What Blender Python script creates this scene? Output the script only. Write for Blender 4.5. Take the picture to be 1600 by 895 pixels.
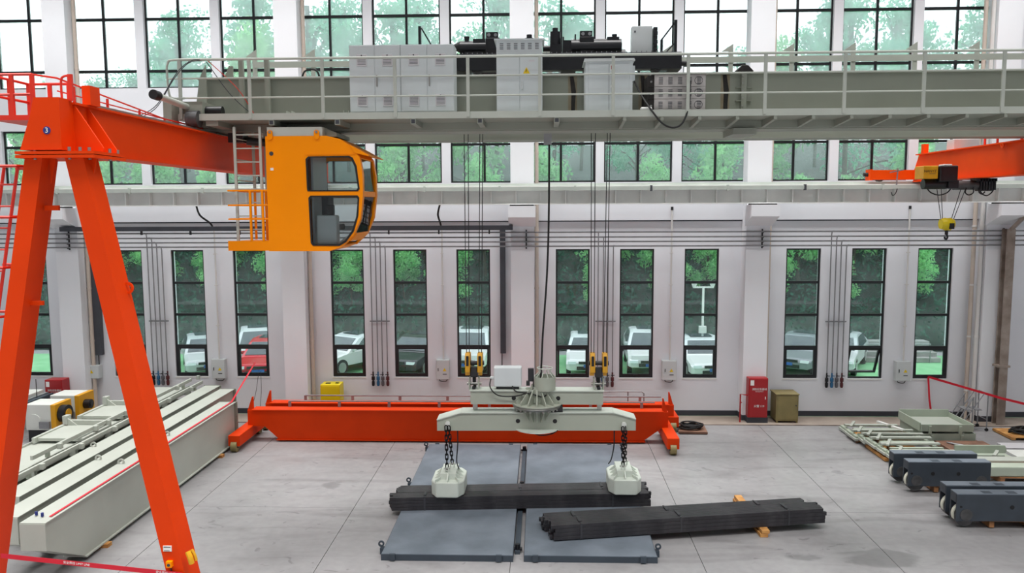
import bpy, bmesh, math, random
from mathutils import Vector, Matrix
from mathutils.geometry import tessellate_polygon

for _o in list(bpy.data.objects):
    bpy.data.objects.remove(_o, do_unlink=True)
sc = bpy.context.scene
C = sc.collection
PI = math.pi
D = 25.08                                  # inner face of the window wall

# ------------------------------------------------------------------ camera
cam_d = bpy.data.cameras.new('camera')
cam = bpy.data.objects.new('camera', cam_d)
C.objects.link(cam)
cam_d.sensor_width = 36.0
cam_d.lens = 1240.0 / 1600.0 * 36.0
cam_d.clip_end = 400
yaw, pitch, roll = -0.0374, 0.09917, 0.00457
fw = Vector((math.sin(yaw) * math.cos(pitch), math.cos(yaw) * math.cos(pitch), -math.sin(pitch)))
rt = Vector((math.cos(yaw), -math.sin(yaw), 0))
dn = fw.cross(rt)
rt2 = math.cos(roll) * rt + math.sin(roll) * dn
dn2 = -math.sin(roll) * rt + math.cos(roll) * dn
mw = Matrix((rt2, -dn2, -fw)).transposed().to_4x4()
mw.translation = Vector((0, 0, 6.652))
cam.matrix_world = mw
sc.camera = cam

# ------------------------------------------------------------------ world, lights, exposure
world = bpy.data.worlds.new('overcast_sky')
sc.world = world
world.use_nodes = True
bg = world.node_tree.nodes['Background']
bg.inputs[0].default_value = (0.93, 0.97, 1.0, 1)
bg.inputs[1].default_value = 3.0
sc.view_settings.view_transform = 'Standard'
sc.view_settings.look = 'None'
sc.view_settings.gamma = 1.0
sc.view_settings.use_curve_mapping = False
sc.view_settings.exposure = 0.0


def roof_light(name, x, y, sx, sy, power):
    ld = bpy.data.lights.new(name, 'AREA')
    ld.shape = 'RECTANGLE'
    ld.size = sx
    ld.size_y = sy
    ld.energy = power
    ld.color = (1.0, 0.985, 0.97)
    ld.spread = math.radians(100)
    lo = bpy.data.objects.new(name, ld)
    C.objects.link(lo)
    lo.location = (x, y, 15.7)


for _y, _p in ((2.0, 1900), (9.0, 2000), (16.0, 1050), (22.3, 1700)):
    roof_light('roof_skylight', -1.0, _y, 34, 2.2, _p)


# ------------------------------------------------------------------ materials
def lin(h):
    r = [int(h[i:i + 2], 16) / 255 for i in (0, 2, 4)]
    return tuple((c / 12.92 if c <= 0.04045 else ((c + 0.055) / 1.055) ** 2.4) for c in r)


def mat(name, hexcol, rough=0.5, metal=0.0, var=0.10, scale=2.0, bump=0.0, hex2=None, detail=6.0, lo=0.35, hi=0.7, spec=0.5):
    m = bpy.data.materials.new(name)
    m.use_nodes = True
    nt = m.node_tree
    b = nt.nodes['Principled BSDF']
    b.inputs['Roughness'].default_value = rough
    b.inputs['Metallic'].default_value = metal
    b.inputs['Specular IOR Level'].default_value = spec
    c = lin(hexcol)
    c2 = lin(hex2) if hex2 else tuple(x * (1 - 2 * var) for x in c)
    tc = nt.nodes.new('ShaderNodeTexCoord')
    nz = nt.nodes.new('ShaderNodeTexNoise')
    nz.inputs['Scale'].default_value = scale
    nz.inputs['Detail'].default_value = detail
    nt.links.new(tc.outputs['Object'], nz.inputs['Vector'])
    rp = nt.nodes.new('ShaderNodeValToRGB')
    rp.color_ramp.elements[0].position = lo
    rp.color_ramp.elements[1].position = hi
    rp.color_ramp.elements[0].color = (*c2, 1)
    rp.color_ramp.elements[1].color = (*c, 1)
    nt.links.new(nz.outputs['Fac'], rp.inputs['Fac'])
    nt.links.new(rp.outputs['Color'], b.inputs['Base Color'])
    if bump:
        bp = nt.nodes.new('ShaderNodeBump')
        bp.inputs['Strength'].default_value = bump
        bp.inputs['Distance'].default_value = 0.02
        nz2 = nt.nodes.new('ShaderNodeTexNoise')
        nz2.inputs['Scale'].default_value = scale * 12
        nt.links.new(tc.outputs['Object'], nz2.inputs['Vector'])
        nt.links.new(nz2.outputs['Fac'], bp.inputs['Height'])
        nt.links.new(bp.outputs['Normal'], b.inputs['Normal'])
    return m


M = {}
M['wall'] = mat('white_wall_paint', 'e9ebf0', 0.8, var=0.02, scale=0.6)
M['column'] = mat('white_column_paint', 'eff1f5', 0.8, var=0.02, scale=0.6)
M['ceil'] = mat('ceiling_sheet', 'dcdcdc', 0.8, var=0.03)
M['skirt'] = mat('dark_skirting_paint', '3c3e46', 0.6, var=0.1)
M['runway'] = mat('pale_runway_steel', 'f0f2ef', 0.55, var=0.06, scale=1.5)
M['runway_g'] = mat('pale_green_conductor_rail', 'c6cfc7', 0.5, var=0.08)
M['black'] = mat('black_window_frame', '16181c', 0.4, var=0.1)
M['blackm'] = mat('black_machine_paint', '15161b', 0.35, var=0.15, scale=4)
M['rubber'] = mat('black_rubber', '0e0e10', 0.6, var=0.1)
M['orange'] = mat('orange_crane_paint', 'e03e03', 0.5, var=0.05, spec=0.15, scale=1.2)
M['orange_lit'] = mat('lit_orange_crane_paint', 'fb5004', 0.5, var=0.05, spec=0.15, scale=1.2)  # crane orange made brighter, the stronger light at right put into the colour
M['redrail'] = mat('red_rail_paint', 'd8301c', 0.4, var=0.06)
M['cab'] = mat('cab_yellow_paint', 'fb9200', 0.4, spec=0.15, var=0.03, scale=1.0)
M['grey'] = mat('grey_green_crane_paint', '92968a', 0.5, var=0.05, scale=1.0)
M['greyl'] = mat('pale_grey_green_paint', 'b6bbb1', 0.5, var=0.05, scale=1.0)
M['green'] = mat('pale_green_steel_paint', 'b4bfae', 0.5, var=0.08, scale=1.5)
M['spread'] = mat('spreader_grey_green_paint', 'aab0a2', 0.5, var=0.05, scale=1.0)
M['magnet'] = mat('magnet_casing_paint', 'c9d1c7', 0.45, var=0.05, scale=2)
M['cabinet'] = mat('cabinet_grey_paint', 'd0d7d8', 0.42, var=0.03)
M['cabinet2'] = mat('light_cabinet_paint', 'cdd2d2', 0.42, var=0.03)
M['vent'] = mat('vent_grille_plastic', 'cfcdd0', 0.5, var=0.04)
M['slot'] = mat('dark_slot', '3a3c42', 0.7, var=0.1)
M['resistor'] = mat('galvanised_resistor_sheet', 'c2bdba', 0.5, 0.2, var=0.15, scale=5)
M['galv'] = mat('galvanised_pipe', '96979a', 0.45, 0.4, var=0.12, scale=4)
M['pipew'] = mat('white_plastic_pipe', 'dedcd9', 0.5, var=0.04)
M['pipeb'] = mat('beige_plastic_pipe', 'd3c5b8', 0.5, var=0.08, scale=1)
M['tray'] = mat('dark_cable_tray', '4c4e55', 0.5, 0.2, var=0.1)
M['rope'] = mat('steel_wire_rope', '3a3b3e', 0.5, 0.5, var=0.2, scale=8)
M['chain'] = mat('black_chain_steel', '121214', 0.45, 0.6, var=0.2)
M['steel'] = mat('machined_steel', 'a9a8a4', 0.35, 0.7, var=0.12, scale=6)
M['hookyel'] = mat('hook_block_yellow', 'dba012', 0.4, var=0.1, scale=4)
M['yellow'] = mat('yellow_box_paint', 'e6cf10', 0.45, var=0.06)
M['khaki'] = mat('khaki_box_paint', '8a7d50', 0.55, var=0.1, scale=3)
M['fire'] = mat('fire_cabinet_red', 'a3161c', 0.4, var=0.06)
M['white'] = mat('white_print', 'e9e9e6', 0.6, var=0.02)
M['blue'] = mat('blue_badge', '1f2f7a', 0.5, var=0.05)
M['slate'] = mat('slate_blue_steel_plate', '737c86', 0.55, 0.1, var=0.12, scale=1.3, hex2='5d666f', bump=0.1)
M['slated'] = mat('slate_plate_edge', '3c4650', 0.55, 0.1, var=0.1)
M['bogie'] = mat('dark_slate_bogie_paint', '373f48', 0.5, 0.0, var=0.1, scale=3)
M['wheelg'] = mat('dull_wheel_steel', '5b5b5c', 0.5, 0.4, var=0.2, scale=6)
M['cream'] = mat('cream_wheel_guard', 'dcdccb', 0.5, var=0.06)
M['bar'] = mat('dark_rolled_steel', '3b393c', 0.42, 0.2, var=0.25, scale=5, hex2='262529')
M['strap'] = mat('steel_strap', '4a4a4e', 0.4, 0.5, var=0.1)
M['wood'] = mat('pine_timber', 'cf9c5a', 0.7, var=0.12, scale=5, hex2='a8733a')
M['wood2'] = mat('weathered_pallet_wood', 'a9784c', 0.75, var=0.15, scale=5, hex2='7d5434')
M['ply'] = mat('brown_plywood', '8d6a55', 0.7, var=0.12, scale=3, hex2='6d4e40')
M['rust'] = mat('bare_brown_steel', 'a99d93', 0.6, 0.1, var=0.2, scale=2, hex2='7a6c62', bump=0.1)
M['weld'] = mat('burnt_weld_steel', '2f2b29', 0.7, 0.2, var=0.3, scale=8)
M['scorch'] = mat('scorched_paint', '97907c', 0.6, var=0.2, scale=4, hex2='847760')
M['tape'] = mat('red_barrier_tape', 'd4112c', 0.5, var=0.05)
M['valveblue'] = mat('blue_valve', '2d6f9c', 0.4, var=0.1)
M['valvered'] = mat('dark_red_valve', '5d2226', 0.5, var=0.1)
M['valvegrey'] = mat('grey_valve', '77757a', 0.4, 0.3, var=0.2)
M['warn'] = mat('warning_yellow', 'e8c400', 0.5, var=0.03)
M['white_mach'] = mat('white_machine_casing', 'dfe2dc', 0.5, var=0.05)
M['yel_mach'] = mat('machine_yellow', 'e0a012', 0.45, var=0.06)
M['asphalt'] = mat('car_park_asphalt', '8e9294', 0.9, var=0.1, scale=2)
M['lawn'] = mat('green_paved_lawn', '7db488', 0.9, var=0.06, scale=1.5, hex2='66a374')
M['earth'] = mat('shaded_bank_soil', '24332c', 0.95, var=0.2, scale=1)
M['bark'] = mat('tree_bark', '4b4238', 0.9, var=0.2, scale=5)
M['stone'] = mat('grey_stone', '9a9a98', 0.9, var=0.15, scale=3)
M['floor_strip'] = mat('stained_concrete_strip', 'a79b90', 0.6, var=0.12, scale=1.3, hex2='8b7f74')
M['sub'] = mat('joint_filler', '6f6d6b', 0.9, var=0.1)
M['carglass'] = mat('car_glass', '39454d', 0.08, var=0.05)
M['tyre'] = mat('tyre_rubber', '202225', 0.8, var=0.1)
M['rim'] = mat('alloy_rim', 'b5b8ba', 0.35, 0.6, var=0.1)
M['headlamp'] = mat('headlamp_glass', 'dfe8ee', 0.1, var=0.03)
M['plate'] = mat('blue_number_plate', '2f62b8', 0.5, var=0.03)
for _n, _c in dict(cw='cfd3d5', cr='b8182c', ck='2a2d33', cs='b4babd', cg='7d848a').items():
    M[_n] = mat('car_paint_' + _n, _c, 0.25, 0.1, var=0.02)


def floor_mat():
    m = bpy.data.materials.new('polished_concrete')
    m.use_nodes = True
    nt = m.node_tree
    b = nt.nodes['Principled BSDF']
    tc = nt.nodes.new('ShaderNodeTexCoord')

    def noise(scale, detail, sx=1.0, sy=1.0, dist=0.0):
        mp = nt.nodes.new('ShaderNodeMapping')
        mp.inputs['Scale'].default_value = (sx, sy, 1)
        nt.links.new(tc.outputs['Object'], mp.inputs['Vector'])
        n = nt.nodes.new('ShaderNodeTexNoise')
        n.inputs['Scale'].default_value = scale
        n.inputs['Detail'].default_value = detail
        n.inputs['Distortion'].default_value = dist
        nt.links.new(mp.outputs['Vector'], n.inputs['Vector'])
        return n

    def ramp(n, p0, p1, c0, c1):
        r = nt.nodes.new('ShaderNodeValToRGB')
        r.color_ramp.elements[0].position = p0
        r.color_ramp.elements[1].position = p1
        r.color_ramp.elements[0].color = (*c0, 1)
        r.color_ramp.elements[1].color = (*c1, 1)
        nt.links.new(n.outputs['Fac'], r.inputs['Fac'])
        return r

    def mul(a, bb):
        x = nt.nodes.new('ShaderNodeMix')
        x.data_type = 'RGBA'
        x.blend_type = 'MULTIPLY'
        x.inputs['Factor'].default_value = 1.0
        nt.links.new(a.outputs[0] if a.type != 'MIX' else a.outputs[2], x.inputs[6])
        nt.links.new(bb.outputs[0], x.inputs[7])
        return x
    base = ramp(noise(0.35, 8), 0.3, 0.72, lin('858485'), lin('9f9e9f'))
    fine = ramp(noise(6, 8), 0.3, 0.7, (0.88, 0.88, 0.88), (1, 1, 1))
    smear = ramp(noise(0.9, 6, 0.35, 1.6, 1.2), 0.30, 0.48, (0.78, 0.77, 0.77), (1, 1, 1))
    spots = ramp(noise(2.6, 3, 0.6, 1.0, 2.0), 0.29, 0.35, (0.70, 0.69, 0.70), (1, 1, 1))
    x = mul(mul(mul(base, fine), smear), spots)
    # damp stains left on the slab
    geo = nt.nodes.new('ShaderNodeNewGeometry')
    wob = noise(1.6, 6, 0.6, 1.0, 0.6)
    for (cx, cy, rx, ry) in ((6.3, 14.7, 1.1, .45), (5.1, 14.7, .6, .2), (-5.1, 18.5, .4, .5)):
        mp = nt.nodes.new('ShaderNodeMapping')
        mp.vector_type = 'POINT'
        mp.inputs['Location'].default_value = (-cx / rx, -cy / ry, 0)
        mp.inputs['Scale'].default_value = (1 / rx, 1 / ry, 0)
        nt.links.new(geo.outputs['Position'], mp.inputs['Vector'])
        ln = nt.nodes.new('ShaderNodeVectorMath')
        ln.operation = 'LENGTH'
        nt.links.new(mp.outputs['Vector'], ln.inputs[0])
        ad = nt.nodes.new('ShaderNodeMath')
        ad.operation = 'MULTIPLY_ADD'
        ad.inputs[1].default_value = 3.2
        nt.links.new(wob.outputs['Fac'], ad.inputs[0])
        nt.links.new(ln.outputs['Value'], ad.inputs[2])
        rp = nt.nodes.new('ShaderNodeValToRGB')
        rp.color_ramp.elements[0].position = 0.72
        rp.color_ramp.elements[1].position = 0.84
        rp.color_ramp.elements[0].color = (.70, .70, .70, 1)
        rp.color_ramp.elements[1].color = (1, 1, 1, 1)
        dv = nt.nodes.new('ShaderNodeMath')
        dv.operation = 'MULTIPLY'
        dv.inputs[1].default_value = 0.36
        nt.links.new(ad.outputs[0], dv.inputs[0])
        nt.links.new(dv.outputs[0], rp.inputs['Fac'])
        x = mul(x, rp)
    nt.links.new(x.outputs[2], b.inputs['Base Color'])
    rr = ramp(noise(0.8, 5), 0.3, 0.7, (0.32, 0.32, 0.32), (0.55, 0.55, 0.55))
    nt.links.new(rr.outputs['Color'], b.inputs['Roughness'])
    return m


M['floor'] = floor_mat()


def glass_mat(name, haze_lo, haze_hi, tint, scale):
    m = bpy.data.materials.new(name)
    m.use_nodes = True
    nt = m.node_tree
    nt.nodes.clear()
    out = nt.nodes.new('ShaderNodeOutputMaterial')
    tr = nt.nodes.new('ShaderNodeBsdfTransparent')
    tr.inputs[0].default_value = (*tint, 1)
    tl = nt.nodes.new('ShaderNodeBsdfTranslucent')
    tl.inputs[0].default_value = (0.80, 0.86, 0.87, 1)
    gl = nt.nodes.new('ShaderNodeBsdfGlossy')
    gl.inputs['Roughness'].default_value = 0.03
    gl.inputs[0].default_value = (0.8, 0.8, 0.8, 1)
    fr = nt.nodes.new('ShaderNodeFresnel')
    fr.inputs[0].default_value = 1.3
    tc = nt.nodes.new('ShaderNodeTexCoord')
    nz = nt.nodes.new('ShaderNodeTexNoise')
    nz.inputs['Scale'].default_value = scale
    nz.inputs['Detail'].default_value = 6
    nt.links.new(tc.outputs['Object'], nz.inputs['Vector'])
    mr = nt.nodes.new('ShaderNodeMapRange')
    mr.inputs[1].default_value = 0.3
    mr.inputs[2].default_value = 0.75
    mr.inputs[3].default_value = haze_lo
    mr.inputs[4].default_value = haze_hi
    nt.links.new(nz.outputs['Fac'], mr.inputs[0])
    m1 = nt.nodes.new('ShaderNodeMixShader')
    nt.links.new(mr.outputs[0], m1.inputs[0])
    nt.links.new(tr.outputs[0], m1.inputs[1])
    nt.links.new(tl.outputs[0], m1.inputs[2])
    m2 = nt.nodes.new('ShaderNodeMixShader')
    nt.links.new(fr.outputs[0], m2.inputs[0])
    nt.links.new(m1.outputs[0], m2.inputs[1])
    nt.links.new(gl.outputs[0], m2.inputs[2])
    nt.links.new(m2.outputs[0], out.inputs[0])
    return m


M['glass_up'] = glass_mat('hazy_upper_glass', 0.24, 0.42, (0.92, 0.97, 0.97), 0.8)  # strong haze put into the panes to pale the trees outside
M['glass_mid'] = glass_mat('hazy_middle_glass', 0.10, 0.26, (0.92, 0.97, 0.97), 0.8)  # haze put into these panes too, so the trees behind look lighter
M['glass_low'] = glass_mat('misted_lower_glass', 0.0, 0.07, (0.90, 0.95, 0.95), 1.1)
M['glass_mist'] = glass_mat('condensation_glass', 0.01, 0.16, (0.90, 0.95, 0.96), 1.4)
M['glass_clear'] = glass_mat('clear_low_glass', 0.0, 0.04, (0.95, 0.97, 0.97), 1.1)
M['glass_cab'] = glass_mat('cab_glass', 0.02, 0.05, (0.86, 0.9, 0.9), 1.1)


def leaf_mat(name, h1, h2, trans=0.35, scale=0.9):
    m = bpy.data.materials.new(name)
    m.use_nodes = True
    nt = m.node_tree
    nt.nodes.clear()
    out = nt.nodes.new('ShaderNodeOutputMaterial')
    df = nt.nodes.new('ShaderNodeBsdfDiffuse')
    tl = nt.nodes.new('ShaderNodeBsdfTranslucent')
    mx = nt.nodes.new('ShaderNodeMixShader')
    mx.inputs[0].default_value = trans
    tc = nt.nodes.new('ShaderNodeTexCoord')
    nz = nt.nodes.new('ShaderNodeTexNoise')
    nz.inputs['Scale'].default_value = scale
    nz.inputs['Detail'].default_value = 4
    nt.links.new(tc.outputs['Object'], nz.inputs['Vector'])
    rp = nt.nodes.new('ShaderNodeValToRGB')
    rp.color_ramp.elements[0].position = 0.3
    rp.color_ramp.elements[1].position = 0.7
    rp.color_ramp.elements[0].color = (*lin(h1), 1)
    rp.color_ramp.elements[1].color = (*lin(h2), 1)
    nt.links.new(nz.outputs['Fac'], rp.inputs['Fac'])
    nt.links.new(rp.outputs[0], df.inputs[0])
    nt.links.new(rp.outputs[0], tl.inputs[0])
    nt.links.new(df.outputs[0], mx.inputs[1])
    nt.links.new(tl.outputs[0], mx.inputs[2])
    nt.links.new(mx.outputs[0], out.inputs[0])
    return m


M['leaf'] = leaf_mat('tree_leaf_green', '5aa768', 'aae4a0', 0.55)
M['leaf2'] = leaf_mat('deep_tree_leaf', '4a9a80', '8cd0a8', 0.55)
M['ivy'] = leaf_mat('bank_shrub_leaf', '122e26', '4d7f6c', 0.25, 2.2)  # dark tone holds the bank's shade, pale tone stands in for leaf glints


# ------------------------------------------------------------------ mesh helpers
class MB:
    def __init__(self):
        self.v, self.f, self.s = [], [], []

    def _add(self, vs, fs, smooth=False):
        n = len(self.v)
        self.v += [tuple(p) for p in vs]
        for q in fs:
            self.f.append(tuple(i + n for i in q))
            self.s.append(smooth)
        return self

    def box(self, x0, x1, y0, y1, z0, z1):
        vs = [(x, y, z) for z in (z0, z1) for y in (y0, y1) for x in (x0, x1)]
        return self._add(vs, [(0, 2, 3, 1), (4, 5, 7, 6), (0, 1, 5, 4), (2, 6, 7, 3), (0, 4, 6, 2), (1, 3, 7, 5)])

    def beam(self, p0, p1, w, h, up=(0, 0, 1)):
        p0, p1 = Vector(p0), Vector(p1)
        d = (p1 - p0).normalized()
        u = Vector(up)
        s = d.cross(u)
        if s.length < 1e-4:
            s = d.cross(Vector((1, 0, 0)))
        s.normalize()
        t = s.cross(d)
        vs = []
        for p in (p0, p1):
            for a, b in ((-1, -1), (1, -1), (1, 1), (-1, 1)):
                vs.append(p + s * (a * w / 2) + t * (b * h / 2))
        return self._add(vs, [(0, 1, 2, 3), (7, 6, 5, 4), (0, 4, 5, 1), (1, 5, 6, 2), (2, 6, 7, 3), (3, 7, 4, 0)])

    def cyl(self, p0, p1, r0, r1=None, n=14, caps=True):
        r1 = r0 if r1 is None else r1
        p0, p1 = Vector(p0), Vector(p1)
        d = (p1 - p0).normalized()
        a = d.orthogonal().normalized()
        b = d.cross(a)
        vs = []
        for p, r in ((p0, r0), (p1, r1)):
            for i in range(n):
                t = 2 * PI * i / n
                vs.append(p + (a * math.cos(t) + b * math.sin(t)) * r)
        self._add(vs, [(i, (i + 1) % n, n + (i + 1) % n, n + i) for i in range(n)], True)
        if caps:
            self._add(vs[:n], [tuple(reversed(range(n)))])
            self._add(vs[n:], [tuple(range(n))])
        return self

    def tube(self, pts, r, n=6, closed=False):
        pts = [Vector(p) for p in pts]
        m = len(pts)
        vs = []
        ref = None
        for i, p in enumerate(pts):
            if closed:
                d = pts[(i + 1) % m] - pts[i - 1]
            else:
                d = pts[min(i + 1, m - 1)] - pts[max(i - 1, 0)]
            d.normalize()
            if ref is None:
                ref = d.orthogonal().normalized()
            a = ref - d * ref.dot(d)
            if a.length < 1e-4:
                a = d.orthogonal()
            a.normalize()
            ref = a
            b = d.cross(a)
            for k in range(n):
                t = 2 * PI * k / n
                vs.append(p + (a * math.cos(t) + b * math.sin(t)) * r)
        fs = []
        for i in range(m if closed else m - 1):
            j = (i + 1) % m
            for k in range(n):
                l = (k + 1) % n
                fs.append((i * n + k, i * n + l, j * n + l, j * n + k))
        self._add(vs, fs, True)
        if not closed:
            self._add(vs[:n], [tuple(reversed(range(n)))])
            self._add(vs[-n:], [tuple(range(n))])
        return self

    def prism(self, poly, axis, a, b, holes=()):
        loops = [[Vector((p[0], p[1], 0)) for p in poly]] + [[Vector((p[0], p[1], 0)) for p in h] for h in holes]
        flat = [p for l in loops for p in l]

        def P(p, c):
            return {'x': (c, p[0], p[1]), 'y': (p[0], c, p[1]), 'z': (p[0], p[1], c)}[axis]
        n = len(flat)
        vs = [P(p, a) for p in flat] + [P(p, b) for p in flat]
        fs = []
        if holes or len(poly) > 4:
            tris = tessellate_polygon(loops)
            fs += [tuple(t) for t in tris] + [tuple(i + n for i in reversed(t)) for t in tris]
        else:
            fs += [tuple(range(n)), tuple(i + n for i in reversed(range(n)))]
        o = 0
        for l in loops:
            m = len(l)
            for i in range(m):
                j = (i + 1) % m
                fs.append((o + i, o + j, o + j + n, o + i + n))
            o += m
        return self._add(vs, fs)

    def lathe(self, prof, c, n=24, a0=0.0, a1=2 * PI):
        full = abs(a1 - a0 - 2 * PI) < 1e-6
        m = n if full else n + 1
        vs = []
        for i in range(m):
            t = a0 + (a1 - a0) * i / n
            for r, z in prof:
                vs.append((c[0] + r * math.cos(t), c[1] + r * math.sin(t), c[2] + z))
        k = len(prof)
        fs = []
        for i in range(n):
            j = (i + 1) % m
            for q in range(k - 1):
                fs.append((i * k + q, j * k + q, j * k + q + 1, i * k + q + 1))
        return self._add(vs, fs, True)

    def quad(self, a, b, c, d):
        return self._add([a, b, c, d], [(0, 1, 2, 3)])

    def xf(self, mtx):
        self.v = [tuple(mtx @ Vector(p)) for p in self.v]
        return self

    def build(self, name, m, parent=None, bevel=0.0, recalc=True, base=True):
        me = bpy.data.meshes.new(name)
        off = Vector((0, 0, 0))
        p = parent
        while p is not None:
            off = off + p.location
            p = p.parent
        loc = Vector((0, 0, 0))
        if parent is None and base and self.v:
            xs, ys, zs = zip(*self.v)
            loc = Vector(((min(xs) + max(xs)) / 2, (min(ys) + max(ys)) / 2, min(zs)))
            off = loc
        me.from_pydata([(a - off.x, b - off.y, c - off.z) for a, b, c in self.v], [], self.f)
        me.polygons.foreach_set('use_smooth', self.s)
        if recalc:
            bm = bmesh.new()
            bm.from_mesh(me)
            bmesh.ops.recalc_face_normals(bm, faces=bm.faces)
            if any(self.s):
                for e in bm.edges:
                    if len(e.link_faces) == 2 and e.calc_face_angle(0) > .7:
                        e.smooth = False
            bm.to_mesh(me)
            bm.free()
        me.materials.append(M[m] if isinstance(m, str) else m)
        o = bpy.data.objects.new(name, me)
        C.objects.link(o)
        o.location = loc
        if parent is not None:
            o.parent = parent
        if bevel:
            bv = o.modifiers.new('bevel', 'BEVEL')
            bv.width = bevel
            bv.segments = 2
            bv.limit_method = 'ANGLE'
        return o


def tag(o, label=None, cat=None, group=None, kind=None):
    if label:
        o['label'] = label
    if cat:
        o['category'] = cat
    if group:
        o['group'] = group
    if kind:
        o['kind'] = kind
    return o


def thing(name, label, cat, loc=(0, 0, 0), group=None, kind=None):
    o = bpy.data.objects.new(name, None)
    C.objects.link(o)
    o.location = loc
    o.empty_display_size = 0.2
    return tag(o, label, cat, group, kind)


def dup(o, loc=None, rotz=None, label=None, parent=None):
    c = o.copy()
    C.objects.link(c)
    c.parent = parent
    if loc is not None:
        c.location = loc
    if rotz is not None:
        c.rotation_euler = (0, 0, rotz)
    if label:
        c['label'] = label
    for ch in list(o.children):
        dup(ch, parent=c)
    return c


def text(s, size, loc, rot, m, parent, name='lettering', align='CENTER'):
    cu = bpy.data.curves.new(name, 'FONT')
    cu.body = s
    cu.size = size
    cu.align_x = align
    cu.align_y = 'CENTER'
    cu.extrude = 0.001
    cu.resolution_u = 2
    t = bpy.data.objects.new('tmp', cu)
    C.objects.link(t)
    dg = bpy.context.evaluated_depsgraph_get()
    me = bpy.data.meshes.new_from_object(t.evaluated_get(dg))
    bpy.data.objects.remove(t, do_unlink=True)
    me.materials.clear()
    me.materials.append(M[m])
    o = bpy.data.objects.new(name, me)
    C.objects.link(o)
    off = Vector((0, 0, 0))
    p = parent
    while p is not None:
        off = off + p.location
        p = p.parent
    o.location = Vector(loc) - off
    o.rotation_euler = rot
    o.parent = parent
    return o


FRONT = (PI / 2, 0, 0)          # lettering that faces the camera (-Y)


def smooth_path(pts, n=8):
    """Catmull-Rom through the points."""
    pts = [Vector(p) for p in pts]
    out = []
    for i in range(len(pts) - 1):
        p0, p1, p2, p3 = pts[max(i - 1, 0)], pts[i], pts[i + 1], pts[min(i + 2, len(pts) - 1)]
        for k in range(n):
            t = k / n
            out.append(0.5 * ((2 * p1) + (p2 - p0) * t + (2 * p0 - 5 * p1 + 4 * p2 - p3) * t * t
                              + (3 * p1 - p0 - 3 * p2 + p3) * t ** 3))
    out.append(pts[-1])
    return out

# ================================================================== THE SETTING
XC = [-22.19 + 7.2 * k for k in range(6)]            # column centre lines
WX0, WS, WW = -13.95, 2.023, 1.07                    # lower windows: first left edge, pitch, width
ZB, ZT = 1.217, 5.34
BAYS = [(XC[k], XC[k + 1]) for k in range(5)]
BAY_TXT = ['beyond the orange gantry ladder', 'behind the orange gantry leg', 'right of the operator cab',
           'behind the right hook block', 'left of the brown steel post']
POS_TXT = ['left', 'middle', 'right']

# floor: concrete slabs with saw-cut joints
fl = MB().box(-26, 22, -4, 25.05, -0.2, -0.03).build('floor', 'sub', None)
tag(fl, 'grey polished concrete workshop floor with saw-cut joints', 'floor', kind='structure')
slab_x = [-25.79] + [-22.19 + 3.6 * k for k in range(0, 12)] + [21.9]
slab_y = [-4, 2.6, 9.8, 17.0, 23.94]
for i in range(len(slab_x) - 1):
    for j in range(len(slab_y) - 1):
        MB().box(slab_x[i] + .006, slab_x[i + 1] - .006, slab_y[j] + .004, slab_y[j + 1] - .004, -0.03, 0.0).build('slab', 'floor', fl, recalc=False)
MB().box(-25.9, 21.9, 24.03, 25.05, -0.03, 0.0).build('edge_strip', 'floor_strip', fl)
MB().box(-25.9, 21.9, 23.965, 23.985, -0.03, 0.012).box(-25.9, 21.9, 24.0, 24.02, -0.03, 0.012).build('floor_rail', 'rust', fl)

# back wall
w = MB()
TH = 0.30
XL, XR = -26.0, 22.0


def wall_row(z0, z1, holes):
    x = XL
    for a, b in sorted(holes):
        w.box(x, a, D, D + TH, z0, z1)
        x = b
    w.box(x, XR, D, D + TH, z0, z1)


low_open, up_open = [], []
for b, (xa, xb) in enumerate(BAYS):
    for j in range(3):
        x = WX0 + (b - 1) * 7.2 + WS * j
        low_open.append((x, x + WW, b, j))
        up_open.append((xa + 2.4 * j + .14, xa + 2.4 * (j + 1) - .14, b, j))
wall_row(0, ZB, [])
wall_row(ZB, ZT, [o[:2] for o in low_open])
wall_row(ZT, 7.43, [])
wall_row(7.43, 9.14, [o[:2] for o in up_open])
wall_row(9.14, 10.45, [])
wall_row(10.45, 14.6, [o[:2] for o in up_open])
wall_row(14.6, 16.0, [])
wb = w.build('wall_back', 'wall', None)
tag(wb, 'white painted workshop wall with tall windows', 'wall', kind='structure')
# ring beam that stands slightly proud under the runway, with a dark seam below it
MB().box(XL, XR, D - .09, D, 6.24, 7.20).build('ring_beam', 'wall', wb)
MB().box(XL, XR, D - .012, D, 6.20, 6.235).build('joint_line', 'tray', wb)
for k in range(5):
    MB().box(XC[k] + .36, XC[k + 1] - .36, D - .02, D, 9.55, 9.575).build('string_course', 'wall', wb)

ce = MB().box(XL, XR, -6, D + .3, 16.0, 16.15).build('ceiling', 'ceil', None)
tag(ce, 'pale sheet roof high above the workshop', 'ceiling', kind='structure')

for (nm, a, lab_) in (('wall_left', (XL - .3, XL, -6, D + .3), 'white end wall of the workshop far left'), ('wall_right', (XR, XR + .3, -6, D + .3), 'white end wall of the workshop far right'),
                      ('wall_front', (XL - .3, XR + .3, -6.3, -6, ), 'pale workshop wall behind the viewer')):
    tag(MB().box(*a, 0, 16.15).build(nm, 'wall', None), lab_, 'wall', kind='structure')

bb = MB().box(XL, XR, D - .02, D, 0, .17).build('baseboard_back', 'skirt', None)
tag(bb, 'dark skirting band along the foot of the white wall', 'baseboard', kind='structure')

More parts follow.
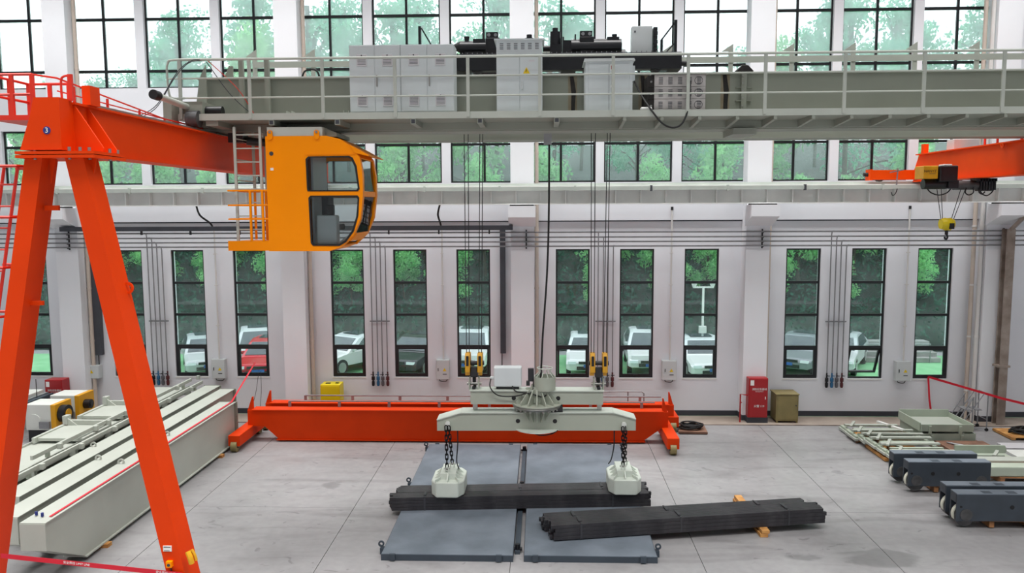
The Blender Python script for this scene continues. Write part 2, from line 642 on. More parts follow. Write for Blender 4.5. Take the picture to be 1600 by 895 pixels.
COLTXT = ['outside left edge', 'behind the orange gantry leg', 'below the operator cab', 'behind the grey drum of the spreader',
          'behind the red fire cabinet', 'beside the brown steel post']
for k, xc in enumerate(XC):
    c = thing('column', 'white concrete wall column with corbel, ' + COLTXT[k], 'column', (xc, D - .27, 0), kind='structure')
    MB().box(xc - .36, xc + .36, D - .55, D, 0, 16).build('shaft', 'column', c)
    MB().prism([(D - .55, 6.06), (D - .55, 6.70), (D - 1.33, 6.70), (D - 1.33, 6.36)], 'x', xc - .41, xc + .41).build('corbel', 'column', c)
    MB().box(xc - .37, xc + .37, D - .565, D - .02, 0, .17).build('skirting', 'skirt', c)
    MB().box(xc - .36, xc + .36, D - 1.2, D - .7, 6.70, 6.735).build('bearing_pad', 'rubber', c)


def make_window(name, label, x0, x1, z0, z1, yf, vbars, hbars, glass, glass_bottom=None, fw_=.05, sash=False, tilt=False):
    o = thing(name, label, 'window', ((x0 + x1) / 2, yf, z0), kind='structure')
    f = MB()
    f.box(x0, x0 + fw_, yf, yf + .07, z0, z1).box(x1 - fw_, x1, yf, yf + .07, z0, z1)
    f.box(x0 + fw_, x1 - fw_, yf, yf + .07, z0, z0 + fw_).box(x0 + fw_, x1 - fw_, yf, yf + .07, z1 - fw_, z1)
    f.build('frame', 'black', o)
    for x in vbars:
        MB().box(x - .035, x + .035, yf, yf + .07, z0 + fw_, z1 - fw_).build('mullion', 'black', o)
    for z in hbars:
        MB().box(x0 + fw_, x1 - fw_, yf - .005, yf + .065, z - .04, z + .04).build('transom', 'black', o)
    xs = [x0 + fw_] + list(vbars) + [x1 - fw_]
    zs = [z0 + fw_] + list(hbars) + [z1 - fw_]
    for i in range(len(xs) - 1):
        for j in range(len(zs) - 1):
            g = glass_bottom if (j == 0 and glass_bottom) else ('glass_mist' if (j == 1 and glass_bottom) else glass)
            a, b, c0, c1 = xs[i] + .005, xs[i + 1] - .005, zs[j] + .005, zs[j + 1] - .005
            if sash and j == 0:
                s = MB()
                c1 -= .03
                t = .06
                s.box(a, a + t, -.02, .05, c0 - c1, 0).box(b - t, b, -.02, .05, c0 - c1, 0)
                s.box(a + t, b - t, -.02, .05, c0 - c1, c0 - c1 + t).box(a + t, b - t, -.02, .05, -t, 0)
                gl = MB().box(a + t, b - t, .01, .02, c0 - c1 + t, -t)
                hd = MB().box((a + b) / 2 - .06, (a + b) / 2 + .06, -.05, -.02, c0 - c1 + .02, c0 - c1 + .045)
                R = Matrix.Translation((0, yf + .01, c1)) @ Matrix.Rotation(math.radians(22 if tilt else 0), 4, 'X')
                so = s.xf(R).build('sash', 'black', o)
                gl.xf(R).build('pane', g, so)
                hd.xf(R).build('window_handle', 'black', so)
            else:
                MB().box(a, b, yf + .03, yf + .04, c0, c1).build('pane', g, o)
    return o


wn = 0
for (x0, x1, b, j) in low_open:
    if b == 0 and j < 2:
        continue
    wn += 1
    o = make_window('window_%d' % wn, 'tall black-framed ground window, %s of three %s' % (POS_TXT[j], BAY_TXT[b]),
                    x0, x1, ZB, ZT, D + .06, [], [ZB + 1.0, ZB + 2.03, ZB + 3.06], 'glass_low', 'glass_clear', sash=True, tilt=(b == 4 and j == 1))
    MB().box(x0 - .02, x1 + .02, D - .015, D + .06, ZB - .045, ZB - .002).build('sill', 'white', o)
for (x0, x1, b, j) in up_open:
    if b == 0 and j == 0:
        continue
    wn += 1
    make_window('window_%d' % wn, 'middle-row black-framed window, %s of three %s' % (POS_TXT[j], BAY_TXT[b]),
                x0, x1, 7.43, 9.14, D + .12, [(x0 + x1) / 2], [8.63], 'glass_mid')
    wn += 1
    make_window('window_%d' % wn, 'high top-row black-framed window, %s of three %s' % (POS_TXT[j], BAY_TXT[b]),
                x0, x1, 10.45, 14.6, D + .12, [(x0 + x1) / 2], [10.99, 12.59, 14.2], 'glass_up')

# runway girder along the wall
rw = thing('crane_runway_beam', 'pale stiffened steel crane runway beam along the white wall', 'beam', (-2, 24.1, 6.735), kind='structure')
MB().box(XL, XR, 24.08, 24.11, 6.77, 7.25).build('web', 'runway', rw)
MB().box(XL, XR, 23.87, 24.32, 7.25, 7.29).build('flange', 'runway', rw)
MB().box(XL, XR, 23.87, 24.32, 6.735, 6.77).build('flange', 'runway', rw)
MB().box(XL, XR, 24.06, 24.13, 7.29, 7.37).build('rail', 'runway_g', rw)
MB().box(XL, XR, 23.80, 23.86, 7.15, 7.26).build('conductor_bar', 'runway_g', rw)
st0 = None
x = -17.9
while x < 16.5:
    if st0 is None:
        st0 = MB().box(x - .012, x + .012, 23.9, 24.08, 6.77, 7.25).build('stiffener', 'runway', rw)
        sx = x
    else:
        q = st0.copy()
        C.objects.link(q)
        q.location = st0.location + Vector((x - sx, 0, 0))
        q.parent = rw
    x += .745
for x in [-17 + 2.25 * k for k in range(15)]:
    MB().box(x - .03, x + .03, 23.78, 23.88, 7.12, 7.29).build('bar_clamp', 'tray' if int(x * 2) % 3 == 0 else 'runway_g', rw)

# ================================================================== OUTSIDE
g = MB().box(-60, 60, D + .3, 29.6, -.3, -.02).build('lawn', 'lawn', None)
tag(g, 'bright green paved lawn strip outside the windows', 'lawn', kind='structure')
g = MB().box(-60, 60, 29.6, 38.5, -.3, -.03).build('car_park', 'asphalt', None)
tag(g, 'grey asphalt car park outside the windows', 'ground', kind='structure')
g = MB().box(-60, 60, 29.6, 35.6, -.03, -.015).build('parking_strip', 'lawn', None)
tag(g, 'green grass paving under the parked cars', 'ground', kind='structure')
bk = MB()
prof = [(36.6, 0), (37.2, 1.2), (39.5, 3.6), (43, 6.0), (50, 8.5), (70, 12.0)]
for i in range(5):
    (ya, za), (yb, zb2) = prof[i], prof[i + 1]
    bk.quad((-70, ya, za), (70, ya, za), (70, yb, zb2), (-70, yb, zb2))
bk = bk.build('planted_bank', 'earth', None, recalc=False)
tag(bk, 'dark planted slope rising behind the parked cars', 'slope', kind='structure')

rnd = random.Random(7)


def leaf_quad(mb, p, s, nrm=None):
    d = Vector((rnd.gauss(0, 1), rnd.gauss(0, 1), rnd.gauss(0, 1) * .6)).normalized()
    a = d.orthogonal().normalized()
    b = d.cross(a)
    t = rnd.uniform(0, 2 * PI)
    a, b = a * math.cos(t) + b * math.sin(t), b * math.cos(t) - a * math.sin(t)
    p = Vector(p)
    mb._add([p - a * s, p - b * s * .45, p + a * s, p + b * s * .45], [(0, 1, 2, 3)])


# shrubs that cover the bank: far too many leaves to count
sh = MB()
for _ in range(26000):
    x = rnd.uniform(-27, 27)
    u = rnd.random()
    yy = 36.5 + u * 8
    for i in range(5):
        if prof[i][0] <= yy <= prof[i + 1][0]:
            zz = prof[i][1] + (prof[i + 1][1] - prof[i][1]) * (yy - prof[i][0]) / (prof[i + 1][0] - prof[i][0])
            break
    else:
        zz = rnd.uniform(0, .8)
    lump = .5 + .5 * math.sin(x * 1.7 + 3 * math.sin(yy)) * math.cos(yy * 1.3 + x * .6)
    leaf_quad(sh, (x, yy - .25 * lump, zz + rnd.random() * (.35 + .9 * lump)), rnd.uniform(.07, .17))
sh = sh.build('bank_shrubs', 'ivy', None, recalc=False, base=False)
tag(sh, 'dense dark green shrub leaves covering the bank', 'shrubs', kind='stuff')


def make_tree(h, rad, seed, leafm, n=4200, gap=.5):
    r = random.Random(seed)
    global rnd
    rnd = r
    t = thing('tree', 'leafy green tree on the bank outside the windows', 'tree', (0, 0, 0), 'trees on the bank outside')
    tk = MB()
    tk.tube(smooth_path([(0, 0, -.5), (.1, .05, h * .3), (-.05, .1, h * .6), (0, 0, h * .9)], 4), .13, 7)
    blobs = []
    for i in range(22):
        a = r.uniform(0, 2 * PI)
        z = h * r.uniform(.22, 1.0)
        rr = rad * r.uniform(.25, 1.0) * (1.0 - .65 * max(0, (z / h - .45) / .55))
        c = Vector((rr * math.cos(a), rr * math.sin(a), z))
        blobs.append((c, rad * r.uniform(.28, .5)))
        tk.tube([(0, 0, z * .75), tuple(c * .6 + Vector((0, 0, z * .36))), tuple(c)], .045, 5)
    tk.build('trunk', 'bark', t, recalc=False)
    lf = MB()
    for _ in range(n):
        c, br = r.choice(blobs)
        d = Vector((r.gauss(0, 1), r.gauss(0, 1), r.gauss(0, 1))).normalized() * br * (r.random() ** gap)
        leaf_quad(lf, c + d, r.uniform(.11, .24))
    lf.build('foliage', leafm, t, recalc=False)
    return t


protos = [make_tree(9.5, 2.9, 11, 'leaf'), make_tree(11.0, 3.3, 12, 'leaf2'), make_tree(8.0, 2.6, 13, 'leaf'),
          make_tree(12.0, 2.8, 14, 'leaf2', 3000)]


def bank_z(y):
    for i in range(5):
        if prof[i][0] <= y <= prof[i + 1][0]:
            return prof[i][1] + (prof[i + 1][1] - prof[i][1]) * (y - prof[i][0]) / (prof[i + 1][0] - prof[i][0])
    return 0


spots = []
rt_ = random.Random(5)
for k in range(17):
    spots.append((-25 + 3.1 * k + rt_.uniform(-.6, .6), 39.5 + rt_.uniform(-.8, .8), rt_.choice((0, 2)), rt_.uniform(.55, .72)))
for k in range(15):
    x = -30 + 4.3 * k + rt_.uniform(-.9, .9)
    s = rt_.uniform(.8, 1.05)
    if x < -22.5:
        s *= .62
    if 6.5 < x < 12.5:
        s *= .72
    spots.append((x, 45.5 + rt_.uniform(-1.5, 1.5), rt_.choice((0, 1, 3)), s))
for k in range(14):
    x = -34 + 5.2 * k + rt_.uniform(-1.2, 1.2)
    s = rt_.uniform(.85, 1.15)
    if x < -27:
        s *= .6
    if 8 < x < 14:
        s *= .6
    spots.append((x, 54 + rt_.uniform(-2, 2), rt_.choice((1, 3, 1)), s))
for k in range(15):
    spots.append((-22 + 3.05 * k + rt_.uniform(-.7, .7), 37.9 + rt_.uniform(-.3, .4), rt_.choice((0, 2)), rt_.uniform(.36, .46) if k not in (7, 8, 9) else .33))
used = set()
for (x, y, k, s) in spots:
    t = protos[k] if k not in used else dup(protos[k])
    used.add(k)
    t.location = (x, y, bank_z(y) - .1)
    t.rotation_euler = (0, 0, rt_.uniform(0, 6.28))
    t.scale = (s, s, s)
    if y < 38.6:
        t['label'], t['group'] = 'low leafy young tree just behind the parked cars', 'young trees behind the parked cars'
    elif y < 42:
        t['label'], t['group'] = 'bushy green tree halfway up the bank outside', 'bushy trees halfway up the bank'
    elif y < 50:
        t['label'], t['group'] = 'tall green tree at the top of the bank outside', 'tall trees at the top of the bank'
    else:
        t['label'], t['group'] = 'distant tall tree seen through the top windows', 'distant trees behind the bank'


# ---- cars (front towards -Y, origin on the ground under the middle)
def make_car(paint, label, suv=False, hatch=False):
    c = thing('car', label, 'car', (0, 0, 0), 'cars parked outside the windows')
    L, W = 2.28, .90
    hr = 1.62 if suv else 1.45
    lo = .32 if suv else .24
    hood = 1.02 if suv else .88
    if hatch:
        side = [(-L, lo + .1), (-L + .02, .62), (-L + .15, hood - .12), (-1.15, hood), (-.35, hr - .1), (.1, hr), (1.1, hr - .06), (1.75, hr - .35), (L - .1, hood + .05), (L, .7), (L - .05, lo + .08)]
    else:
        side = [(-L, lo + .1), (-L + .02, .6), (-L + .16, hood - .14), (-1.05, hood), (-.25, hr - .08), (.2, hr), (.95, hr - .05), (1.6, hood + .14), (L - .12, hood + .06), (L, .7), (L - .05, lo + .08)]
    # body: lofted so the cabin narrows towards the roof
    n = len(side)
    belt = hood + .02

    def half(z):
        return W if z <= belt else W - .20 * (z - belt) / (hr - belt)
    mb = MB()
    vs = []
    rows = (-1.0, -.86, .86, 1.0)
    for f in rows:
        for (y, z) in side:
            pull = .10 if abs(f) == 1 and (abs(y) > L - .2) else 0
            zz = z if abs(f) < .99 else z - (.03 if z > belt else .04 if z > .6 else -.04)
            vs.append((half(zz) * f, y + (-pull if y > 0 else pull), zz))
    fs = []
    for r in range(3):
        for i in range(n):
            j = (i + 1) % n
            fs.append((r * n + i, r * n + j, (r + 1) * n + j, (r + 1) * n + i))
    mb._add(vs, fs, False)
    for r in (0, 3):
        tri = tessellate_polygon([[Vector((p[0], p[1], 0)) for p in side]])
        mb._add([vs[r * n + i] for i in range(n)], [tuple(t) for t in tri])
    body = mb.build('body', paint, c, bevel=.03)
    # glass, laid 8 mm proud of the shell
    ya, za, yb, zb_ = -1.05, hood, -.25, hr - .08
    gm = MB()

    def wind(y0, z0, y1, z1, a, b, out):
        w0, w1 = half(z0) - .12, half(z1) - .12
        p = [(-w0, y0, z0), (w0, y0, z0), (w1, y1, z1), (-w1, y1, z1)]
        q = [(x, y + out[0], z + out[1]) for x, y, z in p]
        gm._add(p + q, [(0, 1, 2, 3), (7, 6, 5, 4), (0, 4, 5, 1), (1, 5, 6, 2), (2, 6, 7, 3), (3, 7, 4, 0)])
    yh = -1.15 if hatch else -1.05
    yt = -.35 if hatch else -.25
    wind(yh + .08, hood + .05, yt - .04, hr - .12, 0, 0, (-.012, .012))
    gm.build('windscreen', 'carglass', c)
    yr0 = 1.75 if hatch else 1.6
    for sx in (-1, 1):
        z0, z1 = belt + .03, hr - .12
        p = [(yh + .45, z0), (yr0 - .12, z0), ((1.35 if hatch else 1.0) - .05, z1), (.0, z1)]
        sg = MB()
        v1 = [(sx * (half(z) - .012), y, z) for y, z in p]
        v2 = [(sx * (half(z) + .010), y, z) for y, z in p]
        sg._add(v1 + v2, [(0, 1, 2, 3), (7, 6, 5, 4), (0, 4, 5, 1), (1, 5, 6, 2), (2, 6, 7, 3), (3, 7, 4, 0)])
        sg.build('side_window', 'carglass', c)
        MB().box(sx * .93 - .07, sx * .93 + .07, -.78, -.66, hood + .03, hood + .16).build('wing_mirror', paint, c, bevel=.02)
        MB().prism([(-L - .008, .60), (-L + .12, .64), (-L + .30, hood - .20), (-L + .02, .70)], 'x', sx * .52, sx * .84).build('headlamp', 'headlamp', c)
        for wy in (-1.38, 1.36):
            wl = MB().cyl((sx * .72, wy, .33), (sx * .905, wy, .33), .33, n=20).build('wheel', 'tyre', c)
            MB().cyl((sx * .88, wy, .33), (sx * .915, wy, .33), .21, n=16).build('rim', 'rim', wl)
    MB().box(-.5, .5, -L - .012, -L + .05, lo + .13, lo + .27).build('lower_grille', 'blackm', c)
    MB().box(-.42, .42, -L - .010, -L + .05, .60, .70).build('grille', 'blackm', c)
    MB().box(-.23, .23, -L - .022, -L, .47, .58).build('number_plate', 'plate', c)
    MB().box(-.45, .45, .0, .75, hr - .012, hr + .006).build('sunroof', 'carglass', c)
    return c


cars = [
    ('cs', 'silver hatchback seen through the window beside the tall junction box', False, True, -14.0, 32.3, .45),
    ('cw', 'white car behind the red car outside the window', True, True, -12.1, 33.2, .35),
    ('cr', 'red car with a blue number plate outside the window', False, True, -11.05, 31.6, .12),
    ('cw', 'white saloon parked at an angle outside, right of the operator cab', False, False, -8.0, 32.6, -.55),
    ('ck', 'black car outside between the two middle wall boxes', False, True, -5.1, 32.6, -.3),
    ('cw', 'white off-road car seen behind the left hook block', True, True, -2.95, 32.9, -.08),
    ('cw', 'white car seen through the window behind the grey drum', False, True, 1.95, 32.7, -.04),
    ('cw', 'white car outside, second window right of the grey drum', True, True, 4.42, 32.9, -.06),
    ('cw', 'low white car below the white lamp post outside', False, False, 6.45, 32.0, .05),
    ('cg', 'grey saloon outside above the khaki box', False, False, 10.9, 33.0, -.6),
    ('cs', 'silver car nose seen beyond the open tilted window', False, True, 12.3, 33.0, -.5)]
for (p, lab, suv, hat, x, y, r) in cars:
    c = make_car(p, lab, suv, hat)
    c.location = (x, y, -.015)
    c.rotation_euler = (0, 0, r)

lp = thing('lamp_post', 'white lamp post with twin heads outside the window', 'lamp post', (6.55, 32.0, -.03))
lp.location.y = 35.2
lp.location.x = 7.15
for nm, mb in (('pole', MB().cyl((0, 0, 0), (0, 0, 3.15), .05)), ('crossarm', MB().box(-.4, .4, -.03, .03, 3.1, 3.17)),
               ('lamp_head', MB().cyl((-.4, 0, 3.1), (-.4, 0, 3.32), .05, .13)), ('lamp_head', MB().cyl((.4, 0, 3.1), (.4, 0, 3.32), .05, .13)),
               ('control_box', MB().box(-.15, .15, -.12, .12, 1.05, 1.4))):
    mb.xf(Matrix.Translation(lp.location)).build(nm, 'white', lp)
stp = thing('stone_steps', 'grey stone steps with thin railing outside the far right window', 'steps', (14.9, 34.6, 0))
for i in range(4):
    MB().box(13.2, 17.0, 34.0 + .35 * i, 35.6, .18 * i, .18 * (i + 1)).build('step', 'stone', stp)
MB().tube([(13.3, 33.9, 0), (13.3, 33.9, .8), (16.5, 33.9, .8), (16.5, 33.9, 0)], .03).tube([(13.3, 33.9, .45), (16.5, 33.9, .45)], .02).build('railing', 'galv', stp)

# ================================================================== PIPES AND BOXES ON THE WALL
PZ = [5.89, 5.74, 5.60, 5.46]
DROP = [0.0, .16, .31, .47]
PTXT = ['topmost', 'second', 'third', 'lowest']
for i, z in enumerate(PZ):
    p = thing('wall_pipe', 'long thin grey pipe along the wall, %s of four' % PTXT[i], 'pipe', (-2, 24.45, z), 'pipes along the wall')
    MB().cyl((-19, 24.45, z), (17, 24.45, z), .023, n=8).build('pipe_run', 'galv', p)
    for b in range(4):
        x = -12.62 + 7.2 * b + DROP[i]
        MB().tube([(x, 24.45, z), (x, 24.85, z), (x, 24.93, z - .03), (x, 24.96, z - .12), (x, 24.96, 1.42)], .018).build('down_pipe', 'galv', p)
for k in range(1, 6):
    s = thing('pipe_bracket', 'black comb bracket holding four pipes, on column ' + COLTXT[k], 'bracket', (XC[k], 24.5, 5.4))
    xx = XC[k] + (.12 if k != 1 else .1)
    MB().box(xx - .02, xx + .02, 24.5, 24.53, 5.38, 5.97).build('upright', 'blackm', s)
    for z in PZ:
        MB().box(xx - .02, xx + .02, 24.41, 24.5, z - .045, z - .024).build('prong', 'blackm', s)
VM = ['blackm', 'valveblue', 'valvegrey', 'valvered']
VN = ['black', 'blue', 'grey', 'dark red']
CLTXT = ['right of the orange gantry leg', 'above the yellow box', 'behind the right hook block', 'below the tilted open window']
for b in range(4):
    for i in range(4):
        x = -12.62 + 7.2 * b + DROP[i]
        v = thing('valve', '%s pipe valve on the wall, cluster %s' % (VN[i], CLTXT[b]), 'valve', (x, 24.96, .95), 'valve clusters')
        MB().lathe([(.0, 0), (.035, 0), (.05, .05), (.05, .14), (.03, .18), (.055, .2), (.055, .3), (.025, .33), (.025, .47), (0, .47)], (x, 24.96, .95), 10).build('valve_body', VM[i], v)
        MB().box(x - .012, x + .012, 24.86, 24.94, 1.33, 1.36).box(x - .06, x + .06, 24.85, 24.87, 1.335, 1.355).build('valve_handle', 'blackm' if i != 1 else 'valveblue', v)
    x0 = -12.62 + 7.2 * b
    cl = MB().box(x0 - .08, x0 + .56, 24.99, 25.03, 3.03, 3.07)
    for i in range(4):
        cl.box(x0 + DROP[i] - .03, x0 + DROP[i] + .03, 24.93, 25.0, 3.035, 3.065)
    tag(cl.build('pipe_clamp', 'galv', None), 'thin strut clamping four down pipes, ' + CLTXT[b], 'clamp', 'pipe clamps')

JB = [(-10.44, .44, .63, 'tall grey junction box left of the red car'), (-3.16, .42, .63, 'grey junction box left of the left hook block'),
      (4.04, .46, .62, 'grey junction box between two windows left of the red fire cabinet'), (11.31, .46, .62, 'grey junction box right of the tilted open window')]
for (x, ww, hh, lab) in JB:
    j = thing('junction_box', lab, 'junction box', (x, D - .1, 1.2), 'junction boxes on the wall')
    MB().box(x - ww / 2, x + ww / 2, D - .2, D, 1.19, 1.19 + hh).build('casing', 'cabinet2', j, bevel=.01)
    d = MB().box(x - ww / 2 + .015, x + ww / 2 - .015, D - .215, D - .2, 1.205, 1.19 + hh - .015).build('door', 'cabinet2', j)
    MB().prism([(x + .0, 1.46), (x + .12, 1.46), (x + .06, 1.56)], 'y', D - .219, D - .215).build('warning_sign', 'warn', d)
    MB().box(x - .15, x - .13, D - .235, D - .215, 1.46, 1.56).build('door_latch', 'blackm', d)
    MB().box(x + .0, x + .13, D - .219, D - .215, 1.35, 1.375).build('nameplate', 'slot', d)
    MB().tube(smooth_path([(x - .12, D - .1, 1.19), (x - .1, D - .1, 1.12), (x + .08, D - .08, 1.10), (x + .14, D - .06, 1.19)]), .012).build('cable', 'rubber', j)
    c = thing('conduit', 'white vertical conduit on the wall above ' + ['junction box left of the red car', 'junction box beside the left hook block', 'junction box left of the fire cabinet', 'junction box right of the tilted window'][JB.index((x, ww, hh, lab))], 'conduit', (x + .02, D - .06, 1.82), 'conduits above the junction boxes')
    top = 6.1 if x < 0 else 6.55
    MB().cyl((x + .02, D - .12, 1.82), (x + .02, D - .12, top), .028, n=8).build('tube', 'pipew', c)
    for z in (2.9, 4.2, 5.2):
        MB().box(x - .03, x + .07, D - .155, D - .09, z, z + .03).build('clip', 'pipew', c)
    if x < 0:
        MB().tube(smooth_path([(x + .02, D - .12, top - .12), (x, D - .35, top + .1), (x - .16 if x < -5 else x - .02, D - .7, top + .35), (x - .2 if x < -5 else x + .06, D - .85, 6.74)]), .03, 8).build('flexible_hose', 'rubber', c)
    else:
        MB().cyl((x + .02, D - .12, top), (x + .02, D - .12, top + .1), .04, n=8).build('conduit_cap', 'rubber', c)
j = thing('junction_box', 'small grey box with yellow warning sign left of the gantry leg', 'junction box', (-14.6, D - .6, 1.18), 'junction boxes on the wall')
MB().box(-14.86, -14.36, D - .25, D, 1.18, 1.62).build('casing', 'cabinet2', j, bevel=.02)
MB().prism([(-14.66, 1.36), (-14.54, 1.36), (-14.60, 1.47)], 'y', D - .255, D - .25).build('warning_sign', 'warn', j)

ct = thing('cable_tray', 'long dark horizontal cable tray below the runway beam', 'cable tray', (-8, 24.3, 5.96))
MB().box(-15.0, -.88, 24.22, 24.40, 5.97, 6.11).build('trunking', 'tray', ct)
for x in [-14 + 1.55 * k for k in range(9)]:
    MB().box(x - .02, x + .02, 24.28, 24.36, 5.85, 5.97).build('tray_support', 'blackm', ct)
for (xa, xb, lab) in ((-1.31, -1.14, 'dark vertical cable trunking right of the left hook block ropes'), (-14.50, -14.27, 'dark vertical cable trunking left of the gantry leg')):
    v = thing('cable_trunking', lab, 'cable trunking', ((xa + xb) / 2, D - .1, 1.9))
    zb_ = 2.03 if xa > -5 else 1.94
    MB().box(xa, xb, D - .16, D, zb_, 5.95).build('trunking', 'tray', v)
    MB().cyl(((xa + xb) / 2 - .04, D - .08, 1.5), ((xa + xb) / 2 - .04, D - .08, zb_), .015, n=6).build('cable', 'rubber', v)

DT = ['', 'left of the gantry leg', 'left of the yellow box', 'behind the grey drum', 'between fire cabinet and khaki box', '']
for k in (1, 2, 3, 4):
    x = XC[k] + .44
    p = thing('downpipe', 'beige plastic downpipe beside wall column ' + DT[k], 'downpipe', (x, 24.85, 0), 'downpipes beside the columns')
    MB().cyl((x, 24.9, 0), (x, 24.9, 15.5), .062, n=12).build('tube', 'pipeb', p)
    for z in (.8, 2.4, 4.1, 5.9, 8.3, 11):
        MB().lathe([(.0, 0), (.072, 0), (.072, .05), (0, .05)], (x, 24.9, z), 12).build('coupling', 'pipeb', p)
for i, x in enumerate((13.22, 13.36)):
    p = thing('downpipe', ('left' if i == 0 else 'right') + ' of two white downpipes beside the brown steel post', 'downpipe', (x, 24.8, 0), 'downpipes beside the columns')
    MB().cyl((x, 24.8 - .15 * i, 0), (x, 24.8 - .15 * i, 15.5), .062, n=12).build('tube', 'pipeb' if i == 0 else 'pipew', p)
    for z in (.9, 2.6, 4.2, 6.0):
        MB().lathe([(.0, 0), (.072, 0), (.072, .05), (0, .05)], (x, 24.8 - .15 * i, z), 12).build('coupling', 'pipew', p)

sp = thing('steel_post', 'bare brown steel post on the wall right of the stepladder', 'post', (14.0, 24.3, 0))
MB().box(13.82, 14.06, 24.35, 24.41, 0, 5.95).build('back_flange', 'rust', sp)
MB().box(13.925, 13.955, 24.16, 24.35, 0, 5.95).build('web', 'rust', sp)
MB().box(13.82, 14.06, 24.12, 24.16, 0, 5.95).build('front_flange', 'rust', sp)
MB().beam((13.94, 24.2, 5.9), (14.35, 23.70, 6.65), .16, .08).build('strut', 'rust', sp)
MB().box(13.76, 14.12, 24.10, 24.42, 1.78, 1.84).build('clamp_plate', 'rust', sp)

# ================================================================== ORANGE GANTRY (left)
GX0, GX1 = -6.83, -6.50
gc = thing('gantry_crane', 'tall orange semi-gantry crane frame number 3 with splayed legs', 'gantry crane', (-6.4, 10.9, 0))
MB().box(GX0, GX1, 10.95, 24.2, 7.46, 8.10).build('girder', 'orange', gc)
MB().box(GX0 - .05, GX1 + .05, 10.95, 24.2, 8.10, 8.13).build('flange', 'orange', gc)
MB().box(GX0 - .05, GX1 + .05, 11.5, 24.2, 7.43, 7.46).build('flange', 'orange', gc)
MB().box(-6.68, -6.62, 11.6, 24.2, 8.13, 8.20).build('rail', 'steel', gc)
MB().prism([(-7.08, 7.46), (-6.50, 7.46), (-6.50, 8.16), (-6.85, 8.16), (-6.91, 7.93)], 'y', 10.66, 10.95).build('end_head', 'orange', gc)
for y in (10.98, 11.32):
    MB().prism([(GX1, 7.46), (-6.1, 7.46), (-6.1, 7.50), (GX1, 8.12)], 'y', y, y + .03).build('gusset', 'orange', gc)
MB().box(-7.13, -6.04, 10.62, 11.46, 7.40, 7.44).build('flange_plate', 'orange', gc)
MB().box(-7.13, -6.04, 10.62, 11.46, 7.35, 7.39).build('flange_plate', 'orange', gc)
for x, y in ((-6.9, 10.7), (-6.42, 10.7), (-6.3, 10.75), (-6.2, 10.8), (-6.08, 11.1), (-6.1, 11.35)):
    MB().cyl((x, y, 7.33), (x, y, 7.50), .022, n=8).build('bolt', 'steel', gc)
MB().box(GX1 - .02, GX1 + .1, 11.25, 11.5, 8.13, 8.4).build('rail_stop', 'orange', gc)


def leg(xa, za, xb, zb_, wd, side):
    m = MB()
    y0, y1 = 10.70, 11.06
    vs = [(xa, y0, za), (xa + wd, y0, za), (xa + wd, y1, za), (xa, y1, za),
          (xb, y0 - .0, zb_), (xb + wd, y0 - .0, zb_), (xb + wd, y1 + .08, zb_), (xb, y1 + .08, zb_)]
    m._add(vs, [(0, 1, 2, 3), (7, 6, 5, 4), (0, 4, 5, 1), (1, 5, 6, 2), (2, 6, 7, 3), (3, 7, 4, 0)])
    o = m.build('leg', 'orange', gc)
    for s in (-1, 1):
        xx = xa + (wd if s > 0 else 0)
        MB().prism([(xx, 7.35), (xx + s * .09, 7.35), (xx + s * .02, 7.08), (xx, 7.0)], 'y', 10.86, 10.89).build('gusset', 'orange', o)
    return o


legL = leg(-7.05, 7.35, -8.43, .45, .245, -1)
legR = leg(-6.49, 7.35, -5.17, .45, .26, 1)
MB().box(-9.0, -4.4, 10.68, 11.16, .12, .45).build('sill_beam', 'orange', gc)
for x in (-8.7, -4.7):
    MB().cyl((x, 10.8, .18), (x, 11.04, .18), .18, n=20).build('wheel', 'wheelg', gc)
# lifting eye on the right leg, stub on the left
MB().lathe([(.05, -.012), (.085, -.012), (.085, .012), (.05, .012), (.05, -.012)], (0, 0, 0), 16).xf(Matrix.Translation((-5.87, 11.0, 5.54)) @ Matrix.Rotation(PI / 2, 4, 'X')).build('lifting_eye', 'orange', gc)
MB().box(-6.92, -6.72, 10.86, 10.9, 6.64, 6.71).build('bracket_stub', 'orange', gc)
MB().box(-7.25, -7.03, 10.86, 10.9, 5.31, 5.37).build('bracket_stub', 'orange', gc)
# number badge
bd = MB().cyl((-6.69, 10.655, 7.72), (-6.69, 10.66, 7.72), .052, n=24).build('number_badge', 'blue', gc)
text('3', .10, (-6.69, 10.652, 7.718), FRONT, 'white', bd)
# plate, push button and phone-shaped sling pad on the right leg
pl = MB().box(-5.39, -5.27, 10.685, 10.70, 1.80, 1.88).build('rating_plate', 'white', gc)
MB().box(-5.38, -5.28, 10.683, 10.685, 1.86, 1.872).box(-5.38, -5.295, 10.683, 10.685, 1.808, 1.816).build('plate_print', 'slot', pl)
pb = MB().box(-5.34, -5.26, 10.64, 10.70, 1.58, 1.665).build('push_button_box', 'cab', gc)
MB().cyl((-5.30, 10.635, 1.618), (-5.30, 10.64, 1.618), .022, n=12).build('button', 'slot', pb)
MB().tube([(-5.29, 10.68, 1.58), (-5.26, 10.68, 1.3), (-5.18, 10.68, 1.0)], .01).build('cable', 'rubber', gc)
MB().tube(smooth_path([(-5.06, 10.74, 1.78), (-5.02, 10.72, 1.70), (-5.0, 10.72, 1.61)]), .04, 8).tube(smooth_path([(-5.02, 10.78, 1.79), (-4.98, 10.78, 1.71), (-4.96, 10.78, 1.63)]), .022, 8).build('sling_pad', 'hookyel', gc)
